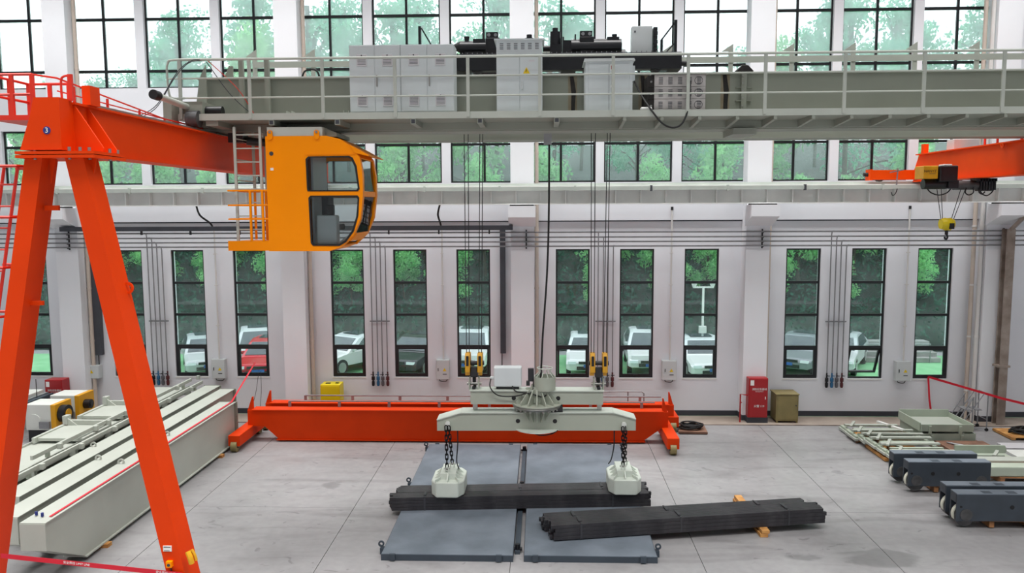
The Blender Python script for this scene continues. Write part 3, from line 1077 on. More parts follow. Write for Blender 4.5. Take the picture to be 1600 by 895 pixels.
# side platform with red railing
MB().box(-7.58, -7.02, 10.85, 11.75, 7.88, 7.95).build('platform_deck', 'redrail', gc)
for x, y in ((-7.6, 10.87), (-7.28, 10.87), (-6.99, 10.87), (-7.6, 11.73), (-7.28, 11.73), (-6.99, 11.73), (-7.6, 11.3)):
    MB().box(x - .025, x + .025, y - .02, y + .02, 7.95, 8.50).build('rail_post', 'redrail', gc)
for z in (8.50, 8.23):
    MB().tube([(-6.99, 10.87, z), (-7.6, 10.87, z), (-7.6, 11.73, z), (-6.99, 11.73, z)], .02).build('guard_rail', 'redrail', gc)
MB().box(-6.97, -6.80, 10.9, 11.6, 7.80, 7.90).build('platform_arm', 'redrail', gc)
MB().tube(smooth_path([(-6.60, 10.9, 8.14), (-6.60, 10.9, 8.40), (-6.56, 10.9, 8.47), (-6.46, 10.9, 8.48)]), .016).box(-6.5, -6.44, 10.88, 10.92, 8.14, 8.50).build('rail_post', 'redrail', gc)
MB().tube([(-6.99, 10.87, 8.50), (-6.84, 11.2, 8.50), (-6.84, 14.4, 8.28), (-6.84, 24, 8.28)], .014).build('guard_rail', 'redrail', gc)
MB().tube([(-6.84, 11.2, 8.32), (-6.84, 24, 8.16)], .012).build('guard_rail', 'redrail', gc)
for y in (11.6, 12.5, 13.5, 14.4, 16, 18, 20, 22):
    MB().box(-6.855, -6.825, y - .015, y + .015, 8.12, 8.44 - min(.16, max(0, (y - 11.6)) * .06)).build('rail_post', 'redrail', gc)
# caged ladder beside the left leg
ld = thing('cage_ladder', 'red caged access ladder left of the gantry leg', 'ladder', (-7.6, 10.9, 3))
for z0, xo in ((7.25, 0),):
    pass
for i, (x, y) in enumerate(((-7.62, 10.8), (-7.22, 10.8), (-7.62, 11.1), (-7.32, 11.35))):
    MB().tube([(x, y, 7.25), (x - 1.3, y, 1.0)], .022).build('stile' if i < 2 else 'cage_bar', 'redrail', ld)
for z in [7.25, 6.55, 5.85, 5.15, 4.45, 3.75, 3.05]:
    o = -(7.25 - z) * .208
    MB().tube([(-7.65 + o, 10.75, z), (-7.2 + o, 10.75, z), (-7.12 + o, 11.0, z), (-7.2 + o, 11.4, z), (-7.65 + o, 11.4, z)], .022).build('cage_hoop', 'redrail', ld)
z = 7.0
while z > 2:
    o = -(7.25 - z) * .208
    MB().cyl((-7.62 + o, 10.8, z), (-7.22 + o, 10.8, z), .013, n=6).build('rung', 'redrail', ld)
    z -= .3

# ================================================================== GREY BRIDGE CRANE
bc = thing('bridge_crane', 'long grey-green twin-girder bridge crane with front walkway and handrail', 'bridge crane', (3, 17.3, 8.2))
BX0, BX1 = -6.95, 14.5
for y0, yn in ((16.2, 'front'), (18.4, 'rear')):
    MB().box(BX0, BX1, y0, y0 + .5, 8.22, 9.25).build('main_girder', 'grey', bc)
    MB().box(BX0, BX1, y0 - .06, y0 + .56, 9.25, 9.29).build('flange', 'grey', bc)
    MB().box(BX0, BX1, y0 - .06, y0 + .56, 8.18, 8.22).build('flange', 'grey', bc)
    MB().box(BX0, BX1, y0 + .22, y0 + .28, 9.29, 9.34).build('rail', 'steel', bc)
# burnt weld seams and the bolted splice on the front web
for x in (.62, 2.02, 3.64):
    sm = MB().prism([(x - .03, 8.4), (x + .05, 8.4), (x + .05, 8.7), (x + .07, 8.95), (x + .02, 9.24), (x - .05, 9.24), (x - .02, 8.9)], 'y', 16.17, 16.2).build('weld_seam', 'weld', bc)
    MB().box(x - .085, x + .09, 16.195, 16.2, 8.36, 9.25).build('scorch_mark', 'scorch', sm)
sp_ = MB().box(3.94, 4.04, 16.10, 16.2, 8.36, 9.42).build('splice_plate', 'grey', bc)
for z in (8.5, 8.62, 8.78, 8.92, 9.06, 9.2):
    MB().cyl((3.96, 16.07, z), (3.96, 16.10, z), .018, n=6).build('bolt', 'steel', sp_)
for z in (8.72, 8.98):
    MB().box(3.84, 4.16, 16.12, 16.2, z, z + .02).build('rib', 'grey', sp_)
MB().prism([(3.82, 9.29), (4.16, 9.29), (4.05, 9.4), (3.93, 9.4)], 'y', 16.05, 16.5).build('splice_cap', 'weld', bc)
MB().box(3.75, 4.2, 15.9, 16.8, 8.06, 8.18).build('splice_base', 'grey', bc)
MB().prism([(BX0 - .02, 8.4), (BX0 + .25, 8.4), (BX0 + .25, 9.5), (BX0 + .12, 9.25)], 'y', 15.95, 15.99).build('end_stiffener', 'grey', bc)
# walkway
MB().box(-6.95, 14.5, 15.2, 16.2, 8.335, 8.36).build('walkway_deck', 'grey', bc)
MB().box(-6.95, 14.5, 15.19, 15.205, 8.335, 8.46).build('toe_board', 'greyl', bc)
MB().box(-6.95, 14.5, 16.02, 16.18, 8.20, 8.335).build('deck_stringer', 'grey', bc)
x = -6.6
k = 0
while x < 14:
    if x < 1.2:
        b = MB().box(x - .05, x + .05, 15.2, 16.15, 8.235, 8.335).build('deck_bracket', 'grey', bc)
        MB().box(x - .035, x + .035, 15.195, 15.2, 8.25, 8.32).build('open_end', 'slot', b)
    else:
        MB().prism([(15.2, 8.335), (15.2, 8.27), (16.15, 8.19), (16.15, 8.335)], 'x', x - .03, x + .03).build('deck_bracket', 'grey', bc)
    x += .7 if x > 1.2 else (1.27 if k % 2 else 1.45)
    k += 1
posts = [-6.88, -5.54, -4.14, -2.76, -1.38, -.03, 1.34, 2.73, 4.15, 5.60, 7.04, 8.47, 9.9, 11.3, 12.7]
for x in posts:
    MB().box(x - .03, x + .03, 15.165, 15.20, 8.36, 9.47).build('handrail_post', 'greyl', bc)
MB().tube(smooth_path([(-6.0, 15.18, 9.47), (-6.95, 15.18, 9.47), (-7.10, 15.18, 9.40), (-7.12, 15.18, 9.2), (-7.10, 15.18, 8.85), (-7.02, 15.18, 8.755), (-6.8, 15.18, 8.755)], 5), .022).build('handrail_loop', 'greyl', bc)
for z, r in ((9.47, .024), (9.12, .016), (8.755, .016)):
    MB().cyl((-6.9 if z != 9.12 else -7.12, 15.18, z), (14.5, 15.18, z), r, n=8).build('handrail_bar', 'greyl', bc)
for x, zt in ((-6.0, 9.62), (-5.48, 9.62)):
    MB().box(x - .045, x + .045, 15.98, 16.0, 8.36, zt).box(x - .045, x - .03, 16.0, 16.06, 8.36, zt).box(x + .03, x + .045, 16.0, 16.06, 8.36, zt).build('channel_post', 'grey', bc)
MB().prism([(-6.5, 9.29), (-6.3, 9.29), (-6.3, 9.55), (-6.38, 9.55)], 'y', 16.35, 16.38).build('fin_plate', 'grey', bc)
# rear handrail
rx = -6.9
while rx < 14:
    MB().box(rx - .05, rx + .05, 19.30, 19.34, 8.6, 10.28).build('rear_post', 'greyl', bc)
    MB().prism([(rx + .05, 10.28), (rx + .05, 10.46), (rx - .22, 10.28)], 'y', 19.31, 19.33).build('post_gusset', 'greyl', bc)
    rx += 1.42
MB().box(-6.9, 14.4, 19.28, 19.30, 10.02, 10.16).build('rear_rail', 'greyl', bc)
MB().box(-6.9, 14.4, 18.9, 19.4, 8.5, 8.54).build('rear_walkway', 'grey', bc)
# end truck on the orange girder, buffer and drive motor
et = MB().box(-7.0, -6.5, 15.25, 19.9, 8.40, 8.70).build('end_truck', 'grey', bc)
MB().box(-7.12, -6.96, 14.95, 15.25, 8.22, 8.74).build('truck_end_box', 'grey', bc)
MB().box(-6.44, -6.2, 15.25, 19.2, 8.24, 8.42).build('end_truck_web', 'grey', bc)
for y in (15.2, 19.3):
    MB().cyl((-6.76, y, 8.36), (-6.54, y, 8.36), .16, n=20).build('wheel', 'wheelg', et)
bf = MB().cyl((-6.80, 15.3, 8.60), (-6.82, 14.05, 8.66), .06, n=14).build('buffer', 'greyl', bc)
MB().cyl((-6.815, 14.15, 8.655), (-6.825, 13.98, 8.662), .085, n=16).build('buffer_pad', 'rubber', bf)
MB().cyl((-6.72, 15.45, 8.53), (-6.18, 15.45, 8.53), .10, n=16).box(-6.78, -6.62, 15.35, 15.6, 8.42, 8.66).build('travel_motor', 'blackm', bc)
MB().cyl((-5.9, 15.9, 8.0), (-5.3, 16.1, 7.95), .08, n=12).box(-6.2, -5.9, 15.7, 16.0, 7.96, 8.14).build('travel_drive', 'blackm', bc)
for (pts, m_) in (([(-6.35, 15.25, 9.46), (-5.85, 15.4, 8.95), (-5.55, 15.5, 8.42)], 'redrail'), ([(-6.38, 15.25, 9.44), (-6.0, 15.4, 8.85), (-5.55, 15.5, 8.41)], 'slot'),
                  ([(-6.4, 15.2, 9.46), (-6.6, 15.1, 9.44), (-6.85, 15.0, 9.2), (-7.15, 14.8, 8.6), (-7.35, 14.5, 8.35)], 'slot'),
                  ([(-6.4, 15.2, 9.45), (-6.65, 15.1, 9.40), (-6.9, 15.0, 9.1), (-7.1, 14.7, 8.55), (-7.25, 14.4, 8.32)], 'slot')):
    MB().tube(smooth_path(pts, 6), .008, 5).build('loose_wire', m_, bc)
for (a, b) in ((-4.95, 8.36), (-3.82, 8.36)):
    MB().box(a - .07, a - .05, 15.7, 15.9, b, b + .2).box(a + .03, a + .05, 15.7, 15.9, b, b + .2).box(a - .08, a + .1, 15.7, 15.9, b + .06, b + .1).build('lug', 'greyl', bc)
MB().tube(smooth_path([(-4.86, 16.3, 9.3), (-4.8, 16.3, 9.42), (-4.66, 16.3, 9.46), (-4.55, 16.3, 9.42), (-4.5, 16.3, 9.3)], 5), .02).build('hose', 'rubber', bc)

# ---- cabinets on the walkway
YC = 15.52


def vent(x, z, parent):
    v = MB().box(x - .10, x + .10, YC - .035, YC - .012, z - .11, z + .11).build('vent', 'vent', parent, bevel=.006)
    m = MB()
    for i in range(6):
        zz = z - .08 + .026 * i
        m.box(x - .08, x + .08, YC - .038, YC - .035, zz, zz + .008)
    m.box(x - .012, x + .012, YC - .040, YC - .035, z + .078, z + .10)
    m.build('louvre_slots', 'slot', v)['kind'] = 'stuff'


for (xa, xb, lab) in ((-3.70, -2.71, 'left grey two-door electrical cabinet with four vents on the walkway'), (-2.705, -1.68, 'right grey two-door electrical cabinet with four vents on the walkway')):
    e = thing('electrical_cabinet', lab, 'electrical cabinet', ((xa + xb) / 2, 15.8, 8.36), 'four-vent cabinets')
    MB().box(xa, xb, YC, 16.05, 8.50, 9.77).build('casing', 'cabinet', e)
    MB().box(xa + .04, xb - .02, YC + .05, 16.0, 8.36, 8.50).build('plinth', 'slot', e)
    xm = (xa + xb) / 2
    for i, (a, b) in enumerate(((xa, xm), (xm, xb))):
        d = MB().box(a + .008, b - .008, YC - .013, YC, 8.51, 9.76).build('door', 'cabinet', e, bevel=.004)
        for z in (8.72, 9.48):
            vent((a + b) / 2 + .0, z, d)
        if i == 1:
            MB().box(a + .03, a + .055, YC - .05, YC - .013, 8.98, 9.20).build('door_handle', 'steel', d, bevel=.006)
MB()
e = thing('electrical_cabinet', 'grey hooded cabinet with yellow warning triangle on the walkway', 'electrical cabinet', (-.41, 15.8, 8.36))
MB().box(-.86, .02, YC, 16.1, 8.36, 9.62).build('casing', 'cabinet', e)
hd_ = MB().box(-.86, .02, YC, 16.1, 9.62, 9.83).box(-.90, .06, YC - .04, 16.14, 9.82, 9.85).build('hood', 'cabinet', e)
lv = MB()
for i in range(6):
    xx = -.76 + .135 * i
    for r in range(4):
        lv.box(xx - .035, xx + .035, YC - .004, YC, 9.66 + .032 * r, 9.672 + .032 * r)
lv.build('louvre_slots', 'slot', hd_)['kind'] = 'stuff'
for i, (a, b) in enumerate(((-.85, -.42), (-.41, .01))):
    d = MB().box(a, b, YC - .012, YC, 8.38, 9.60).build('door', 'cabinet', e, bevel=.004)
    if i == 1:
        MB().box(a + .03, a + .06, YC - .045, YC - .012, 8.90, 9.05).build('door_handle', 'cabinet2', d, bevel=.006)
        ws = MB().prism([(-.35, 9.20), (-.22, 9.20), (-.285, 9.32)], 'y', YC - .016, YC - .012).build('warning_sign', 'warn', d)
        MB().prism([(-.30, 9.225), (-.29, 9.225), (-.283, 9.262), (-.272, 9.262), (-.29, 9.29), (-.285, 9.268), (-.297, 9.268)], 'y', YC - .018, YC - .016).build('bolt_symbol', 'slot', ws)
        MB().box(-.24, -.13, YC - .015, YC - .012, 9.42, 9.455).build('nameplate', 'vent', d)
e = thing('electrical_cabinet', 'squat grey cabinet with overhanging lid between hooded cabinet and resistor bank', 'electrical cabinet', (1.29, 15.8, 8.36))
MB().box(.84, 1.74, YC, 16.1, 8.36, 9.44).build('casing', 'cabinet', e)
MB().prism([(.80, 9.40), (.82, 9.46), (1.76, 9.46), (1.78, 9.42)], 'y', YC - .05, 16.12).build('lid', 'cabinet2', e)
d = MB().box(.90, 1.68, YC - .012, YC, 8.44, 9.36).build('door', 'cabinet', e, bevel=.004)
MB().box(1.285, 1.292, YC - .014, YC - .012, 8.44, 9.36).build('door_gap', 'slot', d)
MB().box(1.31, 1.38, YC - .015, YC - .012, 9.24, 9.35).build('label_plate', 'white', d)
MB().box(1.325, 1.365, YC - .017, YC - .015, 9.26, 9.33).build('red_print', 'fire', d)
MB().box(1.32, 1.36, YC - .04, YC - .012, 8.92, 8.96).build('door_knob', 'white', d)
MB().box(1.74, 1.79, 15.6, 16.0, 9.05, 9.34).build('side_box', 'cabinet', e)

e = thing('resistor_bank', 'three stacked galvanised resistor boxes with louvres on the walkway', 'resistor bank', (2.6, 15.8, 8.36))
MB().box(2.10, 3.08, 15.45, 16.1, 8.36, 8.46).build('base', 'slot', e)
for r in range(3):
    z0 = 8.46 + .225 * r
    bx = MB().box(2.14, 3.10, 15.42, 16.1, z0 + .005, z0 + .222).build('resistor_box', 'resistor', e)
    m = MB()
    for cx in (2.26, 2.44, 2.62, 2.80, 2.98):
        for q in range(5):
            m.box(cx - .04, cx + .04, 15.416, 15.42, z0 + .05 + .028 * q, z0 + .062 + .028 * q)
    m.build('louvre_slots', 'slot', bx)['kind'] = 'stuff'
    MB().lathe([(.07, -.003), (.078, -.003), (.078, .003), (.07, .003)], (0, 0, 0), 18).xf(Matrix.Translation((2.97, 15.417, z0 + .115)) @ Matrix.Rotation(PI / 2, 4, 'X')).build('vent_ring', 'slot', bx)
    tm = MB().box(2.02, 2.14, 15.45, 16.05, z0, z0 + .22).build('terminal_side', 'weld', e)
    MB().cyl((2.08, 15.42, z0 + .1), (2.08, 15.45, z0 + .1), .02, n=8).build('terminal', 'steel', tm)
MB().box(2.08, 3.14, 15.38, 16.14, 9.138, 9.165).build('lid', 'resistor', e)
lc = thing('welding_cable', 'black cable looping below the walkway beside the resistor bank', 'cable', (2.3, 15.1, 8.1))
MB().tube(smooth_path([(1.78, 15.6, 9.05), (1.9, 15.4, 8.75), (2.05, 15.15, 8.45), (2.25, 15.1, 8.2), (2.45, 15.1, 8.12), (2.62, 15.12, 8.2), (2.75, 15.2, 8.5), (2.79, 15.3, 8.9), (2.8, 15.35, 9.0)], 6), .018).build('cable_run', 'rubber', lc)
MB().tube([(2.75, 15.3, 8.55), (2.79, 15.34, 9.0)], .03).build('cable_sleeve', 'rubber', lc)
tag(MB().box(1.87, 2.08, 15.25, 15.4, 8.462, 8.52).build('white_pouch', 'white', None, bevel=.02), 'small white pouch lying on the walkway edge by the cable', 'pouch')

# ---- operator cab
oc = thing('operator_cab', 'orange-yellow operator cab with big windows under the bridge crane', 'operator cab', (-4.4, 15.9, 5.8))
CY0, CY1 = 15.2, 16.55
prof_c = [(-5.28, 5.83), (-4.1, 5.83), (-3.85, 5.92), (-3.62, 6.14), (-3.48, 6.45), (-3.42, 6.9), (-3.42, 7.3), (-3.47, 7.62), (-3.62, 7.82), (-3.85, 7.97), (-4.1, 8.03), (-5.28, 8.03)]


def rrect(x0, x1, z0, z1, r=.06, cut=0.0):
    pts = []
    for (cx, cz, a0) in ((x1 - r, z1 - r, 0), (x0 + r, z1 - r, PI / 2), (x0 + r, z0 + r, PI), (x1 - r, z0 + r, 1.5 * PI)):
        for i in range(4):
            a = a0 + i * PI / 6
            pts.append((cx + r * math.cos(a), cz + r * math.sin(a)))
    return pts


win_u = [(-4.47, 6.99), (-3.53, 6.99), (-3.50, 7.03), (-3.55, 7.45), (-3.62, 7.60), (-3.68, 7.63), (-4.44, 7.63), (-4.49, 7.58), (-4.48, 7.03)]
win_l = [(-4.40, 5.95), (-3.90, 5.95), (-3.78, 6.02), (-3.63, 6.22), (-3.54, 6.50), (-3.51, 6.84), (-3.54, 6.88), (-4.42, 6.88), (-4.46, 6.84), (-4.44, 6.0)]


def grow(poly, d):
    cx = sum(p[0] for p in poly) / len(poly)
    cz = sum(p[1] for p in poly) / len(poly)
    out = []
    for x, z in poly:
        v = Vector((x - cx, z - cz))
        l = v.length
        v *= (l + d) / l
        out.append((cx + v.x, cz + v.y))
    return out


for y0 in (CY0, CY1 - .04):
    MB().prism(prof_c, 'y', y0, y0 + .04, holes=[win_u, win_l]).build('side_panel', 'cab', oc)
    for wp in (win_u, win_l):
        f = MB().prism(grow(wp, .022), 'y', y0 - .012 if y0 == CY0 else y0 + .03, y0 + .01 if y0 == CY0 else y0 + .052, holes=[grow(wp, -.018)]).build('window_seal', 'rubber', oc)
        MB().prism(wp, 'y', y0 + .015, y0 + .022).build('pane', 'glass_cab', f)
# wrapping shell: floor, back, roof
sh_ = MB()
for i in (0, 1):
    (xa, za), (xb, zb_) = prof_c[i], prof_c[i + 1]
    sh_.beam((xa, (CY0 + CY1) / 2, za + .015), (xb, (CY0 + CY1) / 2, zb_ + .015), CY1 - CY0 - .08, .03)
sh_.build('floor_pan', 'cab', oc)
MB().box(-5.28, -5.24, CY0 + .04, CY1 - .04, 5.85, 8.0).build('back_panel', 'cab', oc)
sh_ = MB()
for i in range(7, 11):
    (xa, za), (xb, zb_) = prof_c[i], prof_c[i + 1]
    sh_.beam((xa, (CY0 + CY1) / 2, za - .015), (xb, (CY0 + CY1) / 2, zb_ - .015), CY1 - CY0 - .08, .03)
sh_.build('roof_panel', 'cab', oc)
ff = MB()
for y0 in (CY0 + .04, CY1 - .14):
    for i in range(2, 7):
        (xa, za), (xb, zb_) = prof_c[i], prof_c[i + 1]
        ff.beam((xa - .02, y0 + .05, za), (xb - .02, y0 + .05, zb_), .1, .04)
ff.box(-3.50, -3.43, CY0 + .1, CY1 - .1, 6.88, 6.98)
ff.beam((-3.74, (CY0 + CY1) / 2, 6.03), (-3.60, (CY0 + CY1) / 2, 6.17), 1.1, .05)
ff.build('front_frame', 'cab', oc)
for (xa, za, xb, zb_) in ((-3.60, 6.18, -3.45, 6.87), (-3.45, 6.99, -3.50, 7.6)):
    MB().beam((xa, (CY0 + CY1) / 2, za), (xb, (CY0 + CY1) / 2, zb_), 1.07, .008).build('front_pane', 'glass_cab', oc)
for y in (15.55, 15.9):
    MB().tube([(-3.42, y, 6.8), (-3.50, y + .15, 6.3)], .012).build('wiper', 'rubber', oc)
MB().prism([(-3.66, 7.86), (-3.29, 7.66), (-3.29, 7.64), (-3.56, 7.70)], 'y', CY0 - .02, CY1 + .02).build('visor', 'cab', oc)
MB().box(-4.53, -3.55, CY0 - .012, CY0, 7.67, 7.685).build('drip_strip', 'cab', oc)
MB().cyl((-5.17, CY0 - .006, 7.70), (-5.17, CY0, 7.70), .04, n=18).build('cable_hole', 'slot', oc)
MB().box(-5.20, -5.14, CY0 - .004, CY0, 7.38, 7.43).build('small_label', 'white', oc)
for x in (-5.18, -4.28):
    h_ = MB().prism(rrect(x - .05, x + .05, 7.96, 8.14, .045), 'y', CY0 - .03, CY0).build('hanger_lug', 'cab', oc)
    MB().cyl((x, CY0 - .045, 8.10), (x, CY0 - .03, 8.10), .025, n=10).build('hanger_bolt', 'steel', h_)
MB().box(-5.25, -4.18, CY0 + .02, CY1 - .1, 8.03, 8.20).build('mounting_box', 'greyl', oc)
MB().prism([(-4.18, 8.03), (-3.95, 8.03), (-3.95, 8.10), (-4.18, 8.20)], 'y', CY0 + .2, CY1 - .1).build('mounting_wedge', 'grey', oc)
# inside: partition, seat, consoles
MB().box(-4.50, -4.46, CY0 + .3, CY1 - .06, 5.9, 7.9).build('partition', 'cabinet', oc)
st_ = MB().box(-4.36, -4.0, 15.65, 16.1, 6.22, 6.34).build('seat', 'slot', oc, bevel=.03)
MB().box(-4.36, -4.22, 15.65, 16.1, 6.34, 6.95).build('backrest', 'slot', oc, bevel=.04)
MB().box(-4.38, -3.98, 15.35, 15.58, 5.9, 6.52).build('console', 'cabinet', oc, bevel=.03)
MB().box(-4.2, -4.05, 15.4, 15.52, 6.52, 6.72).build('joystick', 'blackm', oc, bevel=.02)
MB().beam((-4.0, 15.9, 5.98), (-3.72, 15.9, 6.2), .5, .03).build('foot_rest', 'cabinet', oc)
# rear platform, orange guard rail, grey ladder
MB().box(-6.08, -5.28, 15.23, 16.3, 5.95, 6.01).build('rear_platform', 'cab', oc)
MB().box(-6.08, -5.28, 15.2, 15.228, 5.84, 6.03).build('platform_fascia', 'cab', oc)
for z in (7.0, 6.72, 6.45):
    MB().tube([(-5.28, 15.22, z), (-6.05, 15.22, z), (-6.05, 16.25, z), (-5.28, 16.25, z)], .018).build('guard_bar', 'cab', oc)
for x, y in ((-5.9, 16.25), (-5.62, 15.22), (-5.55, 15.9), (-5.38, 15.22)):
    MB().box(x - .02, x + .02, y - .02, y + .02, 6.02, 7.0).build('guard_post', 'cab', oc)
lad = thing('access_ladder', 'grey steel ladder between bridge walkway and cab platform', 'ladder', (-5.65, 15.3, 6.0))
for x in (-5.92, -5.42):
    MB().box(x - .025, x + .025, 15.30, 15.34, 6.02, 8.22).build('stile', 'greyl', lad)
for x in (-5.85, -5.6):
    MB().box(x - .025, x + .025, 16.1, 16.14, 7.0, 8.22).build('rear_stile', 'greyl', lad)
for z in [6.25 + .26 * i for i in range(8)]:
    MB().cyl((-5.92, 15.32, z), (-5.42, 15.32, z), .013, n=6).build('rung', 'greyl', lad)
for z in (7.2, 7.6, 8.0):
    MB().cyl((-5.92, 15.34, z), (-5.85, 16.12, z), .012, n=6).build('side_bar', 'greyl', lad)

# ---- trolley
tr = thing('hoist_trolley', 'black hoist trolley with motors on top of the bridge girders', 'hoist trolley', (.5, 17.5, 9.34))
fr = MB().box(-1.75, 2.80, 16.32, 16.55, 9.40, 9.70).box(-1.75, 2.80, 18.55, 18.78, 9.40, 9.70).box(-1.75, -1.5, 16.55, 18.55, 9.4, 9.7).box(2.55, 2.8, 16.55, 18.55, 9.4, 9.7).box(.4, .7, 16.55, 18.55, 9.4, 9.7)
fr.build('trolley_frame', 'blackm', tr)
MB().cyl((2.8, 16.45, 9.52), (2.92, 16.45, 9.52), .05, n=12).build('bumper', 'rubber', tr)
for x in (-1.3, 2.3):
    for y in (16.45, 18.65):
        MB().cyl((x, y - .06, 9.48), (x, y + .06, 9.48), .14, n=18).build('wheel', 'wheelg', tr)
for (xa, xb, zc, rr) in ((-1.70, -1.12, 9.97, .15), (.62, 1.66, 9.96, .17)):
    mo = MB().cyl((xa, 17.0, zc), (xb, 17.0, zc), rr, n=20).box(xa + .1, xb - .1, 16.86, 17.14, 9.7, zc - rr * .6).build('hoist_motor', 'blackm', tr)
    MB().cyl((xa + .14 if xa < 0 else xb - .14, 17.0, zc + rr - .02), (xa + .14 if xa < 0 else xb - .14, 17.0, zc + rr + .09), .04, .06, n=10).build('cable_gland', 'blackm', mo)
    MB().box(xb - .3, xb - .05, 16.88, 17.12, zc, zc + rr + .02).build('terminal_box', 'blackm', mo)
MB().cyl((-1.84, 17.0, 10.0), (-1.7, 17.0, 10.0), .05, .12, n=14).build('shaft_end', 'rubber', tr)
for xg in (-1.0, .95):
    gx = MB().box(xg - .16, xg + .14, 16.85, 17.25, 9.7, 10.16).build('gearbox', 'blackm', tr, bevel=.02)
    MB().box(xg - .15, xg + .1, 16.9, 17.1, 10.16, 10.28).build('breather_block', 'blackm', gx)
    for dx in (-.09, .05):
        MB().cyl((xg + dx, 16.885, 10.22), (xg + dx, 16.90, 10.22), .035, n=12).build('cover_disc', 'galv', gx)
MB().cyl((.03, 17.0, 9.95), (.3, 17.0, 9.95), .06, n=12).build('coupling_shaft', 'blackm', tr)
br = MB().box(.18, .40, 16.9, 17.12, 9.75, 10.02).cyl((.29, 17.0, 10.0), (.29, 17.0, 10.28), .11, n=14).cyl((.29, 17.0, 10.28), (.29, 17.0, 10.36), .06, n=10).build('brake', 'blackm', tr)
MB().cyl((-.26, 17.6, 9.8), (-.26, 17.6, 10.28), .11, n=14).cyl((-.26, 17.6, 10.28), (-.26, 17.6, 10.36), .06, n=10).build('brake', 'blackm', tr)
MB().box(.44, .72, 16.92, 17.1, 9.85, 10.10).box(.44, .47, 16.92, 17.1, 10.10, 10.17).box(.69, .72, 16.92, 17.1, 10.10, 10.22).build('brake_stand', 'blackm', tr)
dr = MB().cyl((-1.4, 17.6, 9.75), (-.5, 17.6, 9.75), .28, n=24).build('rope_drum', 'wheelg', tr)
MB().cyl((.9, 17.6, 9.75), (1.8, 17.6, 9.75), .28, n=24).build('rope_drum', 'wheelg', tr)
cb = MB().box(1.85, 2.27, 16.75, 16.98, 9.70, 10.33).build('control_box', 'cabinet2', tr, bevel=.01)
MB().box(1.9, 1.93, 16.745, 16.75, 10.2, 10.24).build('box_lock', 'slot', cb)
cr_ = MB()
for i in range(7):
    cr_.box(2.29, 2.37 + .005 * (i % 2), 16.72, 17.0, 9.72 + .085 * i, 9.79 + .085 * i)
cr_.build('resistor_stack', 'blackm', tr)
MB().beam((2.48, 16.9, 9.7), (2.48, 16.9, 10.08), .05, .05).beam((2.76, 16.9, 9.7), (2.76, 16.9, 10.47), .08, .06).beam((2.48, 16.9, 10.08), (2.76, 16.9, 10.44), .04, .03).beam((2.5, 16.9, 9.75), (2.76, 16.9, 10.02), .025, .025).build('black_railing', 'blackm', tr)
MB().beam((-2.74, 18.3, 9.34), (-2.74, 18.3, 10.72), .09, .06).beam((-2.7, 18.3, 10.68), (-2.42, 18.3, 10.2), .035, .03).build('black_railing', 'blackm', tr)
tb = MB().box(-1.75, 2.8, 16.36, 16.38, 9.72, 9.735)
for i in range(44):
    tb.box(-1.7 + .1 * i, -1.685 + .1 * i, 16.36, 16.38, 9.70, 9.76)
tb.build('cable_ladder', 'galv', tr)

# ---- hook blocks with ropes
for (xc, lab, n) in ((-1.49, 'yellow two-sheave hook block with ropes above the left spreader end', 0), (1.25, 'yellow two-sheave hook block with ropes above the right spreader end', 1)):
    h = thing('hook_block', lab, 'hook block', (xc, 17.25, 2.66), 'hook blocks of the bridge crane')
    Y = 17.25
    for s in (-1, 1):
        cxs = xc + s * .135
        ca = MB().prism([(Y - .16, 3.05), (Y + .16, 3.05), (Y + .16, 3.40), (Y + .10, 3.47), (Y - .10, 3.47), (Y - .16, 3.40)], 'x', cxs - .055, cxs + .055).build('sheave_guard', 'hookyel', h, bevel=.015)
        MB().box(cxs - .028, cxs + .028, Y - .166, Y - .155, 3.2, 3.42).build('sheave_slot', 'rubber', ca)
        MB().cyl((cxs - .02, Y, 3.3), (cxs + .02, Y, 3.3), .14, n=18).build('sheave', 'wheelg', ca)
        MB().box(cxs - .05 + s * .01, cxs + .04, Y - .05, Y + .05, 2.97, 3.06).build('guard_foot', 'hookyel', ca)
    MB().cyl((xc - .22, Y, 3.24), (xc + .22, Y, 3.24), .05, n=12).build('crosshead', 'blackm', h)
    MB().box(xc - .08, xc + .08, Y - .09, Y + .09, 2.93, 3.15).build('swivel', 'blackm', h, bevel=.02)
    MB().tube(smooth_path([(xc, Y, 2.95), (xc, Y, 2.80), (xc, Y + .09, 2.72), (xc, Y + .05, 2.62), (xc, Y - .05, 2.60), (xc, Y - .11, 2.67), (xc, Y - .11, 2.74)], 5), .038, 8).build('hook', 'blackm', h)
    for dx, tx in ((-.165, -.19), (-.105, -.08), (.105, .21), (.165, .27)):
        MB().cyl((xc + dx, Y - .02, 3.40), (xc + dx + (tx - dx) * .7, Y + .1, 9.5), .009, n=6).build('wire_rope', 'rope', h)
sc_ = thing('supply_cable', 'black supply cable hanging from the bridge crane to the grey drum', 'cable', (.1, 17.3, 3.0))
MB().tube(smooth_path([(.17, 17.4, 8.3), (.16, 17.4, 6.5), (.12, 17.38, 5.2), (.03, 17.3, 3.9), (.0, 17.25, 3.3), (-.02, 17.22, 2.9)], 6), .022, 7).build('cable_run', 'rubber', sc_)
MB().box(.05, .22, 17.3, 17.5, 8.0, 8.25).build('cable_grip', 'galv', sc_)

